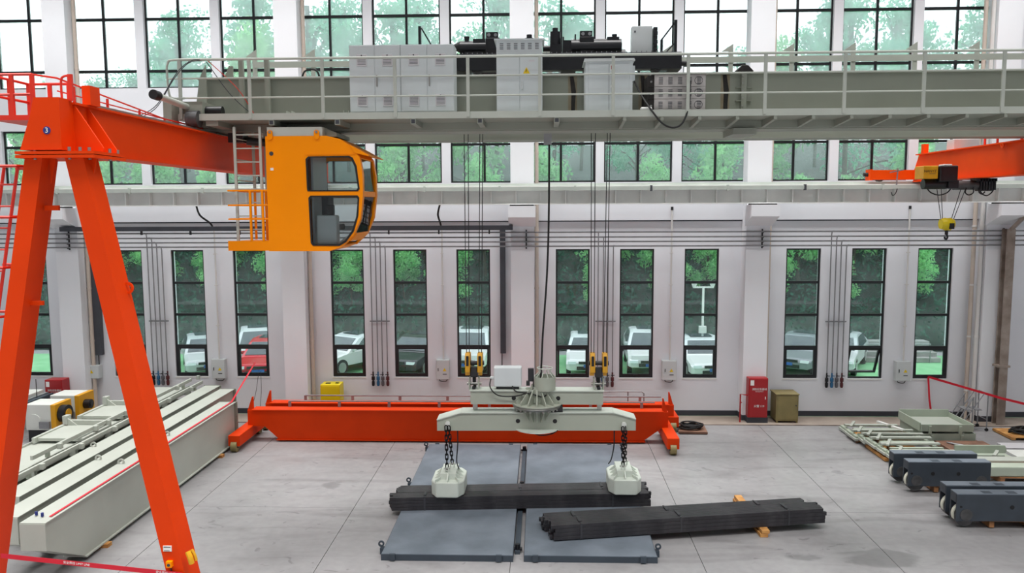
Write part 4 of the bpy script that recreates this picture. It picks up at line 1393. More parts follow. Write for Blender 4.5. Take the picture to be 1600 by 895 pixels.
# ---- rotating spreader
SY = 17.2
sd = thing('rotating_spreader', 'grey-green rotating double spreader beam hanging over the steel bars', 'lifting spreader', (-.11, SY, 1.75))
ub = MB().prism([(-1.56, 2.36), (1.34, 2.36), (1.34, 2.66), (-1.56, 2.66)], 'y', SY - .16, SY + .16).build('upper_beam', 'spread', sd)
MB().box(-1.58, 1.36, SY - .19, SY + .19, 2.655, 2.675).build('top_plate', 'magnet', ub)
for x in (-.61, .36):
    MB().cyl((x, SY - .164, 2.5), (x, SY - .16, 2.5), .048, n=18).build('lightening_hole', 'rubber', ub)
for xc in (-1.49, 1.25):
    for s in (-1, 1):
        MB().box(xc + s * .10 - .012, xc + s * .10 + .012, SY - .1, SY + .16, 2.66, 2.92).build('hook_lug', 'spread', sd)
    MB().cyl((xc - .16, SY + .04, 2.78), (xc + .16, SY + .04, 2.78), .035, n=12).build('lug_pin', 'steel', sd)
    MB().box(xc + .02 - .05, xc + .02 + .05, SY - .05, SY + .05, 2.22, 2.36).build('stop_block', 'steel', sd)
lbm = [(-2.30, 1.77), (2.05, 1.80), (2.05, 2.05), (1.56, 2.19), (-1.77, 2.17), (-2.30, 2.01)]
lb = MB().prism(lbm, 'y', SY - .2, SY + .2).build('lower_beam', 'spread', sd)
for i in (2, 3, 4):
    (xa, za), (xb, zb_) = lbm[i], lbm[i + 1]
    MB().beam((xa, SY, za + .008), (xb, SY, zb_ + .008), .46, .018).build('top_plate', 'magnet', lb)
for x in (-.52, .29):
    MB().cyl((x, SY - .204, 2.0), (x, SY - .2, 2.0), .048, n=18).build('lightening_hole', 'rubber', lb)
RC = (-.10, SY - .02)
rg = MB().lathe([(0, 2.285), (.52, 2.285), (.545, 2.33), (.52, 2.36), (0, 2.36)], (*RC, 0), 36).build('slewing_ring', 'steel', sd)
MB().lathe([(0, 2.36), (.555, 2.36), (.555, 2.385), (0, 2.385)], (*RC, 0), 36).build('upper_disc', 'spread', sd)
for i in range(24):
    a = 2 * PI * i / 24
    MB().cyl((RC[0] + .5 * math.cos(a), RC[1] + .5 * math.sin(a), 2.25), (RC[0] + .5 * math.cos(a), RC[1] + .5 * math.sin(a), 2.29), .018, n=6).build('ring_bolt', 'steel', rg)
for i in range(9):
    a = PI + PI * i / 8
    ca, sa = math.cos(a), math.sin(a)
    q = MB()
    n = Vector((-sa, ca, 0)) * .01
    pts = [(.12, 2.385), (.5, 2.385), (.5, 2.44), (.24, 2.70), (.12, 2.70)]
    vs = [Vector((RC[0] + r * ca, RC[1] + r * sa, z)) for r, z in pts]
    q._add([v - n for v in vs] + [v + n for v in vs], [(0, 1, 2, 3, 4), (9, 8, 7, 6, 5)] + [(k, (k + 1) % 5, (k + 1) % 5 + 5, k + 5) for k in range(5)])
    q.build('upper_gusset', 'spread', sd)
    q = MB()
    pts = [(.15, 2.285), (.42, 2.285), (.42, 2.24), (.24, 1.98), (.15, 1.98)]
    vs = [Vector((RC[0] + r * ca, RC[1] + r * sa, z)) for r, z in pts]
    q._add([v - n for v in vs] + [v + n for v in vs], [(0, 1, 2, 3, 4), (9, 8, 7, 6, 5)] + [(k, (k + 1) % 5, (k + 1) % 5 + 5, k + 5) for k in range(5)])
    q.build('lower_gusset', 'spread', sd)
MB().cyl((*RC, 1.98), (*RC, 2.285), .2, n=20).build('lower_hub', 'spread', sd)
MB().lathe([(0, 1.80), (.5, 1.80), (.5, 1.822), (0, 1.822)], (*RC, 0), 30).build('lower_disc', 'magnet', sd)
dc = (.07, SY - .08)
dm = MB().lathe([(.0, 2.68), (.235, 2.68), (.235, 2.98), (.225, 2.98), (.225, 2.75), (0, 2.75)], (*dc, 0), 28).build('cable_drum', 'spread', sd)
MB().cyl((*RC, 2.38), (RC[0] + .1, RC[1], 2.70), .22, .24, n=20).build('upper_hub', 'spread', sd)
ring = [(dc[0] + .165 * math.cos(2 * PI * i / 20), dc[1] + .165 * math.sin(2 * PI * i / 20), 3.16) for i in range(20)]
MB().tube(ring, .012, 6, closed=True).build('cage_ring', 'magnet', dm)
for i in range(10):
    a = 2 * PI * i / 10
    MB().tube([(dc[0] + .225 * math.cos(a), dc[1] + .225 * math.sin(a), 2.97), (dc[0] + .12 * math.cos(a), dc[1] + .12 * math.sin(a), 3.08), (dc[0] + .165 * math.cos(a), dc[1] + .165 * math.sin(a), 3.16)], .008, 5).build('cage_rod', 'magnet', dm)
MB().box(-.30, -.17, SY - .02, SY + .1, 2.84, 3.12).box(-.34, -.26, SY, SY + .08, 2.74, 2.84).build('limit_switch', 'blackm', sd)
jb = MB().box(-1.05, -.44, SY - .12, SY + .14, 2.74, 3.17).build('control_box', 'cabinet', sd, bevel=.025)
MB().box(-1.0, -.5, SY - .05, SY + .06, 2.67, 2.74).build('box_foot', 'blackm', jb)
MB().cyl((-1.13, SY - .02, 2.92), (-1.05, SY - .02, 2.92), .035, n=10).build('plug', 'cabinet', jb)
for pts in ([(-1.12, SY - .05, 2.9), (-1.12, SY - .22, 2.75), (-.95, SY - .24, 2.58), (-.6, SY - .24, 2.56), (-.35, SY - .24, 2.62), (-.2, SY - .2, 2.64), (-.18, SY - .1, 2.9)],
            [(-.64, SY - .13, 2.76), (-.55, SY - .22, 2.66), (-.25, SY - .24, 2.62), (0, SY - .28, 2.56), (.1, SY - .3, 2.60)],
            [(-.25, SY - .3, 1.8), (-.05, SY - .32, 1.72), (.2, SY - .3, 1.74), (.35, SY - .25, 1.81)]):
    MB().tube(smooth_path(pts, 6), .014, 6).build('cable', 'rubber', sd)
MB().box(.34, .46, SY - .2, SY, 2.2, 2.34).box(.2, .46, SY - .2, SY - .1, 2.19, 2.22).build('rotation_motor', 'blackm', sd)
for x in (-2.06, 1.79):
    MB().prism([(x - .05, 1.82), (x + .05, 1.82), (x + .05, 1.96), (x + .03, 1.99), (x - .03, 1.99), (x - .05, 1.96)], 'y', SY - .27, SY - .2).build('chain_lug', 'white_mach', sd)

# ---- lifting magnets with chains
lk = MB()
pts = []
for i in range(16):
    a = 2 * PI * i / 16
    pts.append((.028 * math.cos(a), 0, .028 * math.sin(a) + (.042 if math.sin(a) >= 0 else -.042)))
lk.tube(pts, .0125, 6, closed=True)


def make_magnet(xc, yc, zb_, topx, lab):
    m = thing('lifting_magnet', lab, 'lifting magnet', (xc, yc, zb_), 'lifting magnets')
    W_, L_, H_ = .36, .52, .33
    c = .12
    oct_ = [(-W_ + c, -L_), (W_ - c, -L_), (W_, -L_ + .2), (W_, L_ - .2), (W_ - c, L_), (-W_ + c, L_), (-W_, L_ - .2), (-W_, -L_ + .2)]
    b = MB().prism([(xc + p[0], yc + p[1]) for p in oct_], 'z', zb_, zb_ + H_).build('casing', 'magnet', m, bevel=.03)
    tp = MB()
    ins = [(-.17, -.30), (.17, -.30), (.17, .38), (-.17, .38)]
    tp.prism([(xc + p[0], yc + p[1]) for p in ins], 'z', zb_ + H_, zb_ + H_ + .13)
    tp.build('top_block', 'magnet', m)
    for s in (-1, 1):
        for y in (-.22, -.02, .18):
            MB().prism([(xc + s * .17, zb_ + H_), (xc + s * .31, zb_ + H_), (xc + s * .17, zb_ + H_ + .12)], 'y', yc + y - .015, yc + y + .015).build('side_rib', 'magnet', m)
        MB().prism([(xc + s * .17 - .01, yc - .30), (xc + s * .17 + .01, yc - .30), (xc + s * .25 + .01, yc - .50), (xc + s * .25 - .01, yc - .50)], 'z', zb_ + H_, zb_ + H_ + .06).build('front_rib', 'magnet', m)
    MB().prism([(yc - .30, zb_ + H_), (yc - .48, zb_ + H_), (yc - .48, zb_ + H_ + .03), (yc - .30, zb_ + H_ + .13)], 'x', xc - .012, xc + .012).build('front_rib', 'magnet', m)
    zt = zb_ + H_ + .13
    lugs = [(xc - .03, yc - .20), (xc + .05, yc + .14)]
    first = None
    for (lx, ly) in lugs:
        MB().box(lx - .05, lx - .03, ly - .04, ly + .04, zt, zt + .12).box(lx + .03, lx + .05, ly - .04, ly + .04, zt, zt + .12).build('chain_lug', 'magnet', m)
        MB().cyl((lx - .07, ly, zt + .08), (lx + .07, ly, zt + .08), .018, n=8).build('shackle_pin', 'steel', m)
        a = Vector((lx, ly, zt + .08))
        e_ = Vector((topx + (.03 if ly > yc else -.03), SY - .30, 1.90))
        n = int(round((e_ - a).length / .105))
        d = (e_ - a) / n
        q = Vector((0, 0, 1)).rotation_difference(d.normalized())
        for i in range(n):
            p = a + d * (i + .5)
            if first is None:
                first = MB()
                first.v, first.f, first.s = list(lk.v), list(lk.f), list(lk.s)
                o = first.xf(Matrix.Translation(m.location)).build('chain_link', 'chain', m)
                first = o
            else:
                o = first.copy()
                C.objects.link(o)
                o.parent = m
            o.location = p - m.location
            o.rotation_mode = 'QUATERNION'
            o.rotation_quaternion = q @ Matrix.Rotation(PI / 2 if i % 2 else 0, 3, 'Z').to_quaternion()
    s = 1 if xc < 0 else -1
    MB().tube(smooth_path([(topx + s * .2, SY - .1, 1.8), (topx + s * .2, SY - .1, 1.45), (xc + s * .14 if s > 0 else xc - .25, yc + .2, zb_ + H_ + .25), (xc + s * .2 if s > 0 else xc - .32, yc + .12, zb_ + H_ + .1 if s > 0 else zb_ + H_ + .16)], 6), .014, 6).build('power_cable', 'rubber', m)
    return m


make_magnet(-2.04, 17.02, .435, -2.06, 'left pale green chain-hung lifting magnet resting on the dark bars')
make_magnet(1.82, 17.28, .435, 1.79, 'right pale green chain-hung lifting magnet resting on the dark bars')

# ================================================================== ORANGE CRANE (right)
oc2 = thing('single_girder_crane', 'brightly lit orange single-girder crane on the runway at right', 'overhead crane', (11.2, 20, 7.37))
MB().prism([(24.25, 7.66), (24.25, 7.37), (14.5, 7.37), (14.5, 8.12), (23.95, 8.12)], 'x', 11.06, 11.36).build('girder', 'orange_lit', oc2)
MB().box(10.98, 11.44, 14.5, 24.0, 8.12, 8.15).build('flange', 'orange_lit', oc2)
MB().box(10.95, 11.47, 14.5, 24.1, 7.345, 7.375).build('flange', 'orange_lit', oc2)
e2 = MB().box(9.72, 12.6, 23.97, 24.23, 7.42, 7.70).build('end_truck', 'orange_lit', oc2)
MB().box(9.66, 9.74, 23.94, 24.26, 7.40, 7.72).build('end_plate', 'orange_lit', e2)
MB().cyl((9.54, 24.1, 7.57), (9.66, 24.1, 7.57), .06, n=12).build('buffer', 'rubber', e2)
for x in (10.0, 12.3):
    MB().cyl((x, 24.02, 7.48), (x, 24.18, 7.48), .12, n=16).build('wheel', 'wheelg', e2)
MB().box(11.02, 11.16, 23.6, 23.75, 8.15, 8.42).build('rail_stop', 'orange_lit', oc2)
MB().box(11.3, 11.4, 22.7, 22.8, 8.15, 8.42).build('rail_stop', 'orange_lit', oc2)
MB().box(11.22, 11.9, 22.3, 22.7, 8.16, 8.45).build('electric_box', 'cabinet2', oc2, bevel=.01)
MB().tube(smooth_path([(11.45, 21.2, 8.14), (11.45, 21.2, 8.42), (11.5, 21.2, 8.48), (11.72, 21.2, 8.48), (11.76, 21.2, 8.42), (11.76, 21.2, 8.14)], 4), .03, 7).build('guard_loop', 'redrail', oc2)
MB().tube([(11.5, 19.7, 8.14), (11.5, 19.7, 8.5)], .035, 7).build('rail_post', 'redrail', oc2)
MB().lathe([(.03, -.012), (.07, -.012), (.07, .012), (.03, .012), (.03, -.012)], (0, 0, 0), 14).xf(Matrix.Translation((10.99, 19.6, 8.08)) @ Matrix.Rotation(PI / 2, 4, 'Y')).build('lifting_eye', 'orange_lit', oc2)
cf = MB().beam((10.40, 23.85, 7.15), (10.42, 23.85, 7.75), .03, .03).beam((10.2, 23.85, 7.62), (10.6, 23.85, 7.70), .03, .03).build('collector_arm', 'galv', oc2)
MB().tube(smooth_path([(10.42, 23.83, 7.15), (10.38, 23.83, 7.02), (10.3, 23.83, 6.95), (10.25, 23.83, 7.05)], 5), .012).build('collector_wire', 'rubber', oc2)

ho = thing('electric_hoist', 'yellow and black electric hoist under the right orange girder', 'hoist', (10.4, 21, 7.05))
yb = MB().box(9.72, 10.08, 20.75, 21.25, 7.33, 7.66).build('control_housing', 'hookyel', ho, bevel=.015)
text('NANYZ', .09, (9.88, 20.746, 7.52), FRONT, 'blackm', yb)
MB().box(9.86, 10.02, 20.745, 20.75, 7.455, 7.465).build('print_line', 'slot', yb)
MB().box(10.10, 10.56, 20.7, 21.2, 7.25, 7.66).build('gear_housing', 'blackm', ho, bevel=.03)
MB().box(10.25, 10.45, 20.8, 21.1, 7.66, 7.70).build('white_cover', 'white', ho, bevel=.01)
MB().cyl((9.80, 20.95, 7.20), (10.35, 20.95, 7.20), .13, n=20).build('lift_motor', 'blackm', ho, bevel=.02)
MB().box(10.35, 10.62, 20.75, 21.2, 7.08, 7.3).build('trolley_drive', 'blackm', ho, bevel=.02)
MB().cyl((10.6, 21.0, 7.17), (11.25, 21.0, 7.17), .12, n=18).build('rope_drum', 'wheelg', ho)
dmn = MB()
for i in range(6):
    dmn.box(11.2 + .07 * i, 11.245 + .07 * i, 20.85, 21.1, 7.02 + .02 * (i % 2), 7.34)
dmn.box(11.1, 11.62, 20.85, 21.15, 7.26, 7.34)
dmn.build('cable_trolleys', 'blackm', ho)
for pts in ([(9.9, 20.9, 7.08), (10.0, 20.9, 6.98), (10.2, 20.9, 6.92), (10.4, 20.9, 6.98), (10.5, 20.9, 7.1)],
            [(10.88, 20.9, 7.1), (10.86, 20.9, 6.98), (10.95, 20.9, 6.92), (11.06, 20.9, 6.98), (11.05, 20.9, 7.12)],
            [(11.2, 20.9, 7.08), (11.28, 20.9, 6.95), (11.4, 20.9, 6.90), (11.52, 20.9, 6.98), (11.58, 20.9, 7.1)],
            [(11.24, 20.9, 7.1), (11.2, 20.9, 7.0), (11.28, 20.9, 6.94), (11.35, 20.9, 7.0)]):
    MB().tube(smooth_path(pts, 5), .016, 6).build('festoon_cable', 'rubber', ho)
hb = thing('hook_block', 'small yellow hook block hanging from the electric hoist', 'hook block', (10.47, 21.0, 5.78))
MB().cyl((10.31, 20.97, 6.18), (10.42, 20.97, 6.18), .13, .16, n=18).cyl((10.42, 20.97, 6.17), (10.55, 20.97, 6.17), .16, n=18).cyl((10.55, 20.97, 6.18), (10.63, 20.97, 6.18), .16, .12, n=18).build('sheave_housing', 'yellow', hb, bevel=.01)
MB().box(10.46, 10.58, 20.80, 20.83, 6.05, 6.20).build('black_label', 'rubber', hb)
MB().cyl((10.47, 20.97, 5.9), (10.47, 20.97, 6.06), .04, n=10).tube(smooth_path([(10.47, 20.97, 5.92), (10.5, 20.97, 5.85), (10.48, 20.97, 5.79), (10.44, 20.97, 5.80), (10.43, 20.97, 5.85)], 5), .025, 8).build('hook', 'blackm', hb)
for (xa, xb) in ((10.16, 10.33), (10.28, 10.36), (10.80, 10.55), (10.92, 10.6)):
    MB().cyl((xb, 20.97, 6.2), (xa, 20.97, 7.15), .009, n=6).build('wire_rope', 'rope', hb)

# ================================================================== ON THE FLOOR
# ---- slate steel plates
PT = ['front left slate steel floor plate with edge brackets', 'front right slate steel floor plate under the bar bundle ends',
      'rear left slate steel floor plate behind the bars', 'rear right slate steel floor plate behind the bars']
for i, (xa, xb, ya, yb) in enumerate(((-3.05, -.54, 14.37, 17.83), (-.34, 2.17, 14.38, 17.84), (-3.12, -.58, 17.98, 21.40), (-.40, 2.14, 18.0, 21.45))):
    p = thing('steel_plate', PT[i], 'steel plate', ((xa + xb) / 2, (ya + yb) / 2, 0), 'slate plates on the floor')
    MB().box(xa, xb, ya, yb, 0, .118).build('rim', 'slated', p)
    MB().box(xa + .01, xb - .01, ya + .01, yb - .01, .118, .128).build('deck', 'slate', p)
    for x in (xa + .22, xb - .27):
        for y, s in ((ya, -1), (yb, 1)):
            MB().box(x - .055, x + .055, min(y, y + s * .05), max(y, y + s * .05), .02, .145).build('edge_bracket', 'slated', p)
    for y in (ya + .3, yb - .25):
        x, s = (xa, -1) if i % 2 == 0 else (xb, 1)
        l_ = MB().box(min(x, x + s * .07), max(x, x + s * .07), y - .05, y + .05, .01, .13).build('side_lug', 'slated', p)
        MB().lathe([(.03, -.015), (.06, -.015), (.06, .015), (.03, .015), (.03, -.015)], (0, 0, 0), 12).xf(Matrix.Translation((x + s * .05, y, .2)) @ Matrix.Rotation(PI / 2, 4, 'X')).build('lug_eye', 'slated', l_)
for (y0, y1, lab) in ((14.7, 17.5, 'dark channel bar in the gap between the front plates'), (18.2, 21.2, 'dark channel bar in the gap between the rear plates')):
    tb_ = thing('spacer_bar', lab, 'steel bar', (-.47, (y0 + y1) / 2, 0))
    MB().box(-.52, -.42, y0, y1, 0, .06).build('bar', 'slated', tb_)
    for y in (y0 + .1, y1 - .12):
        MB().cyl((-.47, y, .06), (-.47, y, .17), .05, n=10).box(-.56, -.38, y - .04, y + .04, .05, .09).build('knuckle', 'blackm', tb_)

# ---- bundles of dark bars


def bundle(x0, y0, ang, L, z0, nw, nh, s, lab, straps):
    b = thing('bar_bundle', lab, 'steel bars', (x0, y0, z0), 'bundles of dark steel bars')
    R = Matrix.Translation((x0, y0, z0)) @ Matrix.Rotation(ang, 4, 'Z')
    r = random.Random(int(x0 * 100) + nw)
    b.rotation_euler = (0, 0, ang)
    proto_ = None
    for i in range(nw):
        for j in range(nh):
            if proto_ is None:
                m_ = MB().box(x0, x0 + L, y0, y0 + s * .96, z0, z0 + s * .96)
                o = m_.build('bar', 'bar', b, bevel=.006)
                proto_ = o
            else:
                o = proto_.copy()
                C.objects.link(o)
                o.parent = b
            o.location = (r.uniform(-.05, .05), i * s, j * s)
    for t in straps:
        MB().box(x0 + t, x0 + t + .035, y0 - .006, y0 + nw * s + .004, z0 + nh * s, z0 + nh * s + .006).box(x0 + t, x0 + t + .035, y0 - .008, y0 - .002, z0, z0 + nh * s + .006).box(x0 + t - .012, x0 + t + .047, y0 + nw * s * .25, y0 + nw * s * .8, z0 + nh * s + .006, z0 + nh * s + .02).build('strap', 'strap', b)
    return b


bundle(-3.27, 16.50, .073, 5.65, .13, 4, 4, .075, 'front dark bar bundle in front of the magnets', (.72, 4.82))
bundle(-3.20, 16.86, .073, 5.58, .13, 6, 4, .072, 'rear dark bar bundle lying under both magnets', (2.72, 4.55))
bundle(.22, 15.0, .182, 5.70, .15, 5, 4, .078, 'nearest slanted dark bar bundle on the wooden block', (.55, 2.6, 4.9))
bundle(.05, 15.46, .178, 5.66, .15, 5, 3, .078, 'rear slanted dark bar bundle on the wooden block', (.62, 2.6, 4.6))
wb_ = thing('timber_block', 'pale pine timbers under the right end of slanted bars', 'timber', (4.5, 16.6, 0))
for (a, b, z) in ((4.37, 4.53, 0), (4.40, 4.56, .075)):
    MB().box(a, b, 15.62, 17.62, z, z + .07).xf(Matrix.Translation((4.46, 16.6, 0)) @ Matrix.Rotation(.04, 4, 'Z') @ Matrix.Translation((-4.46, -16.6, 0))).build('timber', 'wood', wb_, bevel=.006)


# ---- orange crane girders lying in front of the wall
def floor_girder(y0, xa, xb, zt, lab, rail_z, wide):
    g_ = thing('crane_girder', lab, 'crane girder', ((xa + xb) / 2, y0, 0), 'orange girders on the floor')
    b = MB().prism([(xa + .75, .07), (xb - .55, .07), (xb - .05, .44), (xb, .44), (xb, zt), (xa, zt), (xa, .44), (xa + .35, .44)], 'y', y0, y0 + .30).build('box_girder', 'orange', g_)
    MB().box(xa, xb, y0 - .05, y0 + .35, zt, zt + .03).build('top_flange', 'orange', g_)
    MB().box(xa + .7, xb - .5, y0 - .05, y0 + .41, .04, .07).build('bottom_flange', 'orange', g_)
    for x, s in ((xa, -1), (xb, 1)):
        MB().prism([(x - .02, zt), (x + s * .12, zt), (x + s * .01, zt + .38), (x - .02, zt + .38)] if s > 0 else [(x + .02, zt), (x - .14, zt), (x - .01, zt + .38), (x + .02, zt + .38)], 'y', y0 + .05, y0 + .12).build('end_fin', 'orange', g_)
        MB().box(min(x, x + s * .14), max(x, x + s * .14), y0 + .02, y0 + .34, .46, zt).build('end_post', 'orange', g_)
        c0 = x + s * .0
        xs0, xs1 = (c0 - .30, c0 + .02) if s < 0 else (c0 - .04, c0 + .28)
        t = MB().box(xs0, xs1, y0 - wide, y0 + .9, .16, .46).build('end_carriage', 'orange', g_, bevel=.01)
        for yy in (y0 - wide + .06, y0 + .8):
            xm = (xs0 + xs1) / 2
            MB().cyl((xm - .08, yy, .15), (xm + .08, yy, .15), .15, n=18).build('carriage_wheel', 'khaki', t)
            MB().cyl((xm - .10, yy, .15), (xm + .10, yy, .15), .05, n=12).build('axle', 'blackm', t)
    x = xa + 1.0
    while x < xb:
        MB().box(x - .04, x + .04, y0 + .30, y0 + .33, zt + .03, rail_z).build('rail_post', 'galv', g_)
        x += 1.45
    MB().cyl((xa + 1.0, y0 + .315, rail_z), (xb - .2, y0 + .315, rail_z), .022, n=8).build('guard_rail', 'galv', g_)
    return g_


floor_girder(22.0, -8.30, 3.42, .90, 'front orange crane girder lying before the spreader', 1.10, 1.05)
g2 = floor_girder(23.2, -8.2, 3.78, .80, 'rear orange crane girder lying close to the wall', .98, .05)
MB().tube([(1.5, 23.6, .75), (1.5, 23.6, 1.12), (3.0, 23.6, 1.12), (3.08, 23.6, 1.06), (3.08, 23.6, .75)], .02).tube([(2.6, 23.6, .75), (2.6, 23.6, 1.12)], .02).build('rail_loop', 'galv', g2)

# ---- left: grey box girders
GT = ['nearest long grey box girder on the floor, with red tape', 'middle long grey box girder on the floor', 'farthest long grey box girder beside the stacked platforms']
for i, (xa, xb, y0, y1, h) in enumerate(((-9.08, -8.66, 13.05, 21.7, 1.2), (-9.72, -9.32, 13.3, 23.3, 1.2), (-10.52, -10.10, 14.5, 24.1, 1.12))):
    g_ = thing('box_girder', GT[i], 'steel girder', ((xa + xb) / 2, (y0 + y1) / 2, .1), 'grey box girders on the floor')
    MB().prism([(y0 + 1.15, .1), (y1 - .02, .1), (y1 - .02, h), (y0, h), (y0, .72)], 'x', xa + .03, xb - .03).build('box_section', 'greyl', g_)
    MB().box(xa - .02, xb + .02, y0 - .02, y1, h, h + .02).build('top_flange', 'greyl', g_)
    MB().box(xa - .02, xb + .02, y0 + 1.15, y1, .075, .1).build('bottom_flange', 'greyl', g_)
    MB().prism([(xa - .02, .72), (xb + .02, .72), (xb + .02, h), (xa - .02, h)], 'y', y0 - .03, y0).build('end_plate', 'greyl', g_)
    ep = MB().box(xa - .06, xb + .06, y1 - .02, y1 + .01, .1 if i == 0 else .55, h + .03).build('end_plate', 'grey', g_)
    for z in (.25, .45, .65, .85, 1.05):
        MB().cyl((xb + .045, y1 - .05, z), (xb + .045, y1 - .02, z), .018, n=6).build('bolt', 'steel', ep)
    for y in (y0 + 3.2, y0 + 5.3):
        MB().lathe([(.04, -.012), (.075, -.012), (.075, .012), (.04, .012), (.04, -.012)], (0, 0, 0), 12).xf(Matrix.Translation((xa + .06, y, h + .06)) @ Matrix.Rotation(PI / 2, 4, 'X')).build('lifting_eye', 'greyl', g_)
    for y in (y0 + 1.8, y1 - 1.2):
        MB().box(xa - .1, xb + .1, y - .08, y + .08, 0, .075).build('timber', 'wood', g_)
for x in (-9.0, -8.86):
    tag(MB().cyl((x, 13.35 if x < -8.9 else 13.3, 1.236), (x, 13.35 if x < -8.9 else 13.3, 1.30), .025, n=10).build('bolt', 'blue', None), 'small dark bolt standing on the nearest grey girder, ' + ('left' if x < -8.9 else 'right'), 'bolt')

# ---- left: stacked walkway platforms
for i in range(3):
    z0 = .34 + .3 * i
    dx = -.05 * i
    lab = ['bottom', 'middle', 'top'][i] + ' pale grey walkway platform in the stack left of the girders'
    p = thing('walkway_platform', lab, 'platform', (-11.9, 19.3, z0), 'stacked walkway platforms')
    ya, yb = (14.2, 23.6) if i < 2 else (15.6, 23.9)
    xr = -10.85 + dx
    xl = xr - 1.15
    MB().box(xl, xr, ya, yb, z0 + .17, z0 + .19).build('deck', 'greyl', p)
    for x in (xr - .03, xl):
        MB().box(x, x + .03, ya, yb, z0 + .05, z0 + .24).build('side_channel', 'greyl', p)
    y = ya + .5
    while y < yb:
        MB().box(xr, xr + .14, y - .05, y + .05, z0 + .04, z0 + .2).box(xr + .02, xr + .17, y - .09, y - .05, z0 + .03, z0 + .21).build('bracket', 'greyl', p)
        MB().box(xl + .02, xr - .03, y - .03, y + .03, z0 + .02, z0 + .17).build('cross_member', 'green', p)
        y += 1.5
    if i == 0:
        for yy in (15, 18, 21, 23):
            for xx in (xl + .1, xr - .25):
                MB().box(xx, xx + .15, yy, yy + .3, 0, z0 + .05).build('packing', 'wood2', p)
for i, (x, y, a, lab) in enumerate(((-11.35, 18.6, .0, 'short pale platform panel on top of the stack, nearer one'), (-11.45, 20.6, .0, 'short pale platform panel on top of the stack, farther one'))):
    p = thing('platform_panel', lab, 'platform', (x, y, 1.19))
    MB().box(x - .6, x + .5, y - .65, y + .6, 1.19, 1.26).build('deck', 'greyl', p)
    MB().box(x - .6, x + .5, y + .5, y + .6, 1.26, 1.38).build('kerb', 'greyl', p)
    MB().box(x - .68, x - .6, y - .75, y + .9, 1.17, 1.29).build('side_rail', 'greyl', p)
    MB().prism([(x - .6, 1.26), (x - .3, 1.26), (x - .6, 1.48)], 'y', y + .46, y + .5).build('bracket', 'greyl', p)
    MB().box(x - .66, x - .54, y + .44, y + .62, 1.28, 1.5).build('rail_socket', 'greyl', p)

for i, (x, z, ya, yb, lab) in enumerate(((-10.76, 1.16, 15.2, 24.3, 'long pale rail section lying between stack and farthest grey girder'), (-10.98, 1.30, 16.2, 24.0, 'long pale rail section lying on the stacked platforms'))):
    r_ = thing('rail_section', lab, 'rail section', (x, (ya + yb) / 2, z))
    MB().box(x, x + .06, ya, yb, z, z + .09).build('channel', 'greyl', r_)
    for k in range(6):
        yy = ya + .9 + 1.45 * k
        MB().box(x + .06, x + .15, yy - .05, yy + .05, z - .02, z + .1).build('stub', 'greyl', r_)
    for yy in (ya + .5, yb - .6):
        MB().box(x, x + .06, yy, yy + .1, z - .1, z).build('foot', 'green', r_)

# ---- left: two hoist units, steel channel
for (x, y, lab) in ((-14.25, 22.07, 'nearer white and yellow hoist unit with black motor behind the left leg'), (-14.22, 23.2, 'farther white and yellow hoist unit with black motor near the fire cabinet')):
    h = thing('hoist_unit', lab, 'hoist unit', (x, y, 0), 'white and yellow hoist units')
    MB().box(x - .55, x + .22, y - .32, y + .4,   .35, 1.10).build('casing', 'white_mach', h, bevel=.02)
    MB().box(x + .22, x + .36, y - .36, y + .44, .30, 1.10).build('end_plate', 'yel_mach', h, bevel=.01)
    MB().cyl((x + .36, y - .05, .78), (x + .55, y - .05, .78), .25 if y < 22.5 else .14, n=22).build('motor', 'blackm', h)
    MB().cyl((x + .40, y - .05, .78), (x + .57, y - .05, .78), .14 if y < 22.5 else .08, n=18).build('motor_hub', 'yel_mach' if y < 22.5 else 'blackm', h)
    MB().cyl((x - .3, y - .34, .62), (x - .3, y - .32, .62), .2, n=24).build('round_cover', 'white_mach', h)
    MB().box(x - .5, x + .3, y - .3, y + .36, 0, .35).build('stand', 'blackm', h)
    MB().box(x - .1, x + .2, y - .42, y - .36, .42, .62).build('grey_block', 'galv', h)
sc2 = thing('steel_channel', 'dark steel channel with thin rods behind the hoist units', 'steel channel', (-15.4, 23.4, 0))
MB().box(-15.62, -15.34, 21.6, 23.95, .80, .92).build('channel', 'slated', sc2)
MB().box(-15.60, -15.50, 21.6, 23.95, .92, .95).build('channel_lip', 'galv', sc2)
for y in (22.4, 23.3):
    MB().cyl((-15.45, y, .92), (-15.45, y, 1.5), .012, n=6).build('rod', 'rubber', sc2)
for y in (21.9, 23.5):
    MB().box(-15.58, -15.40, y - .1, y + .1, 0, .80).build('trestle', 'galv', sc2)
wt = thing('white_crate', 'low white crate behind the dark steel channel', 'crate', (-16.3, 23.5, 0))
MB().box(-16.9, -15.75, 23.0, 24.1, 0, 1.0).build('crate_body', 'white_mach', wt, bevel=.02)

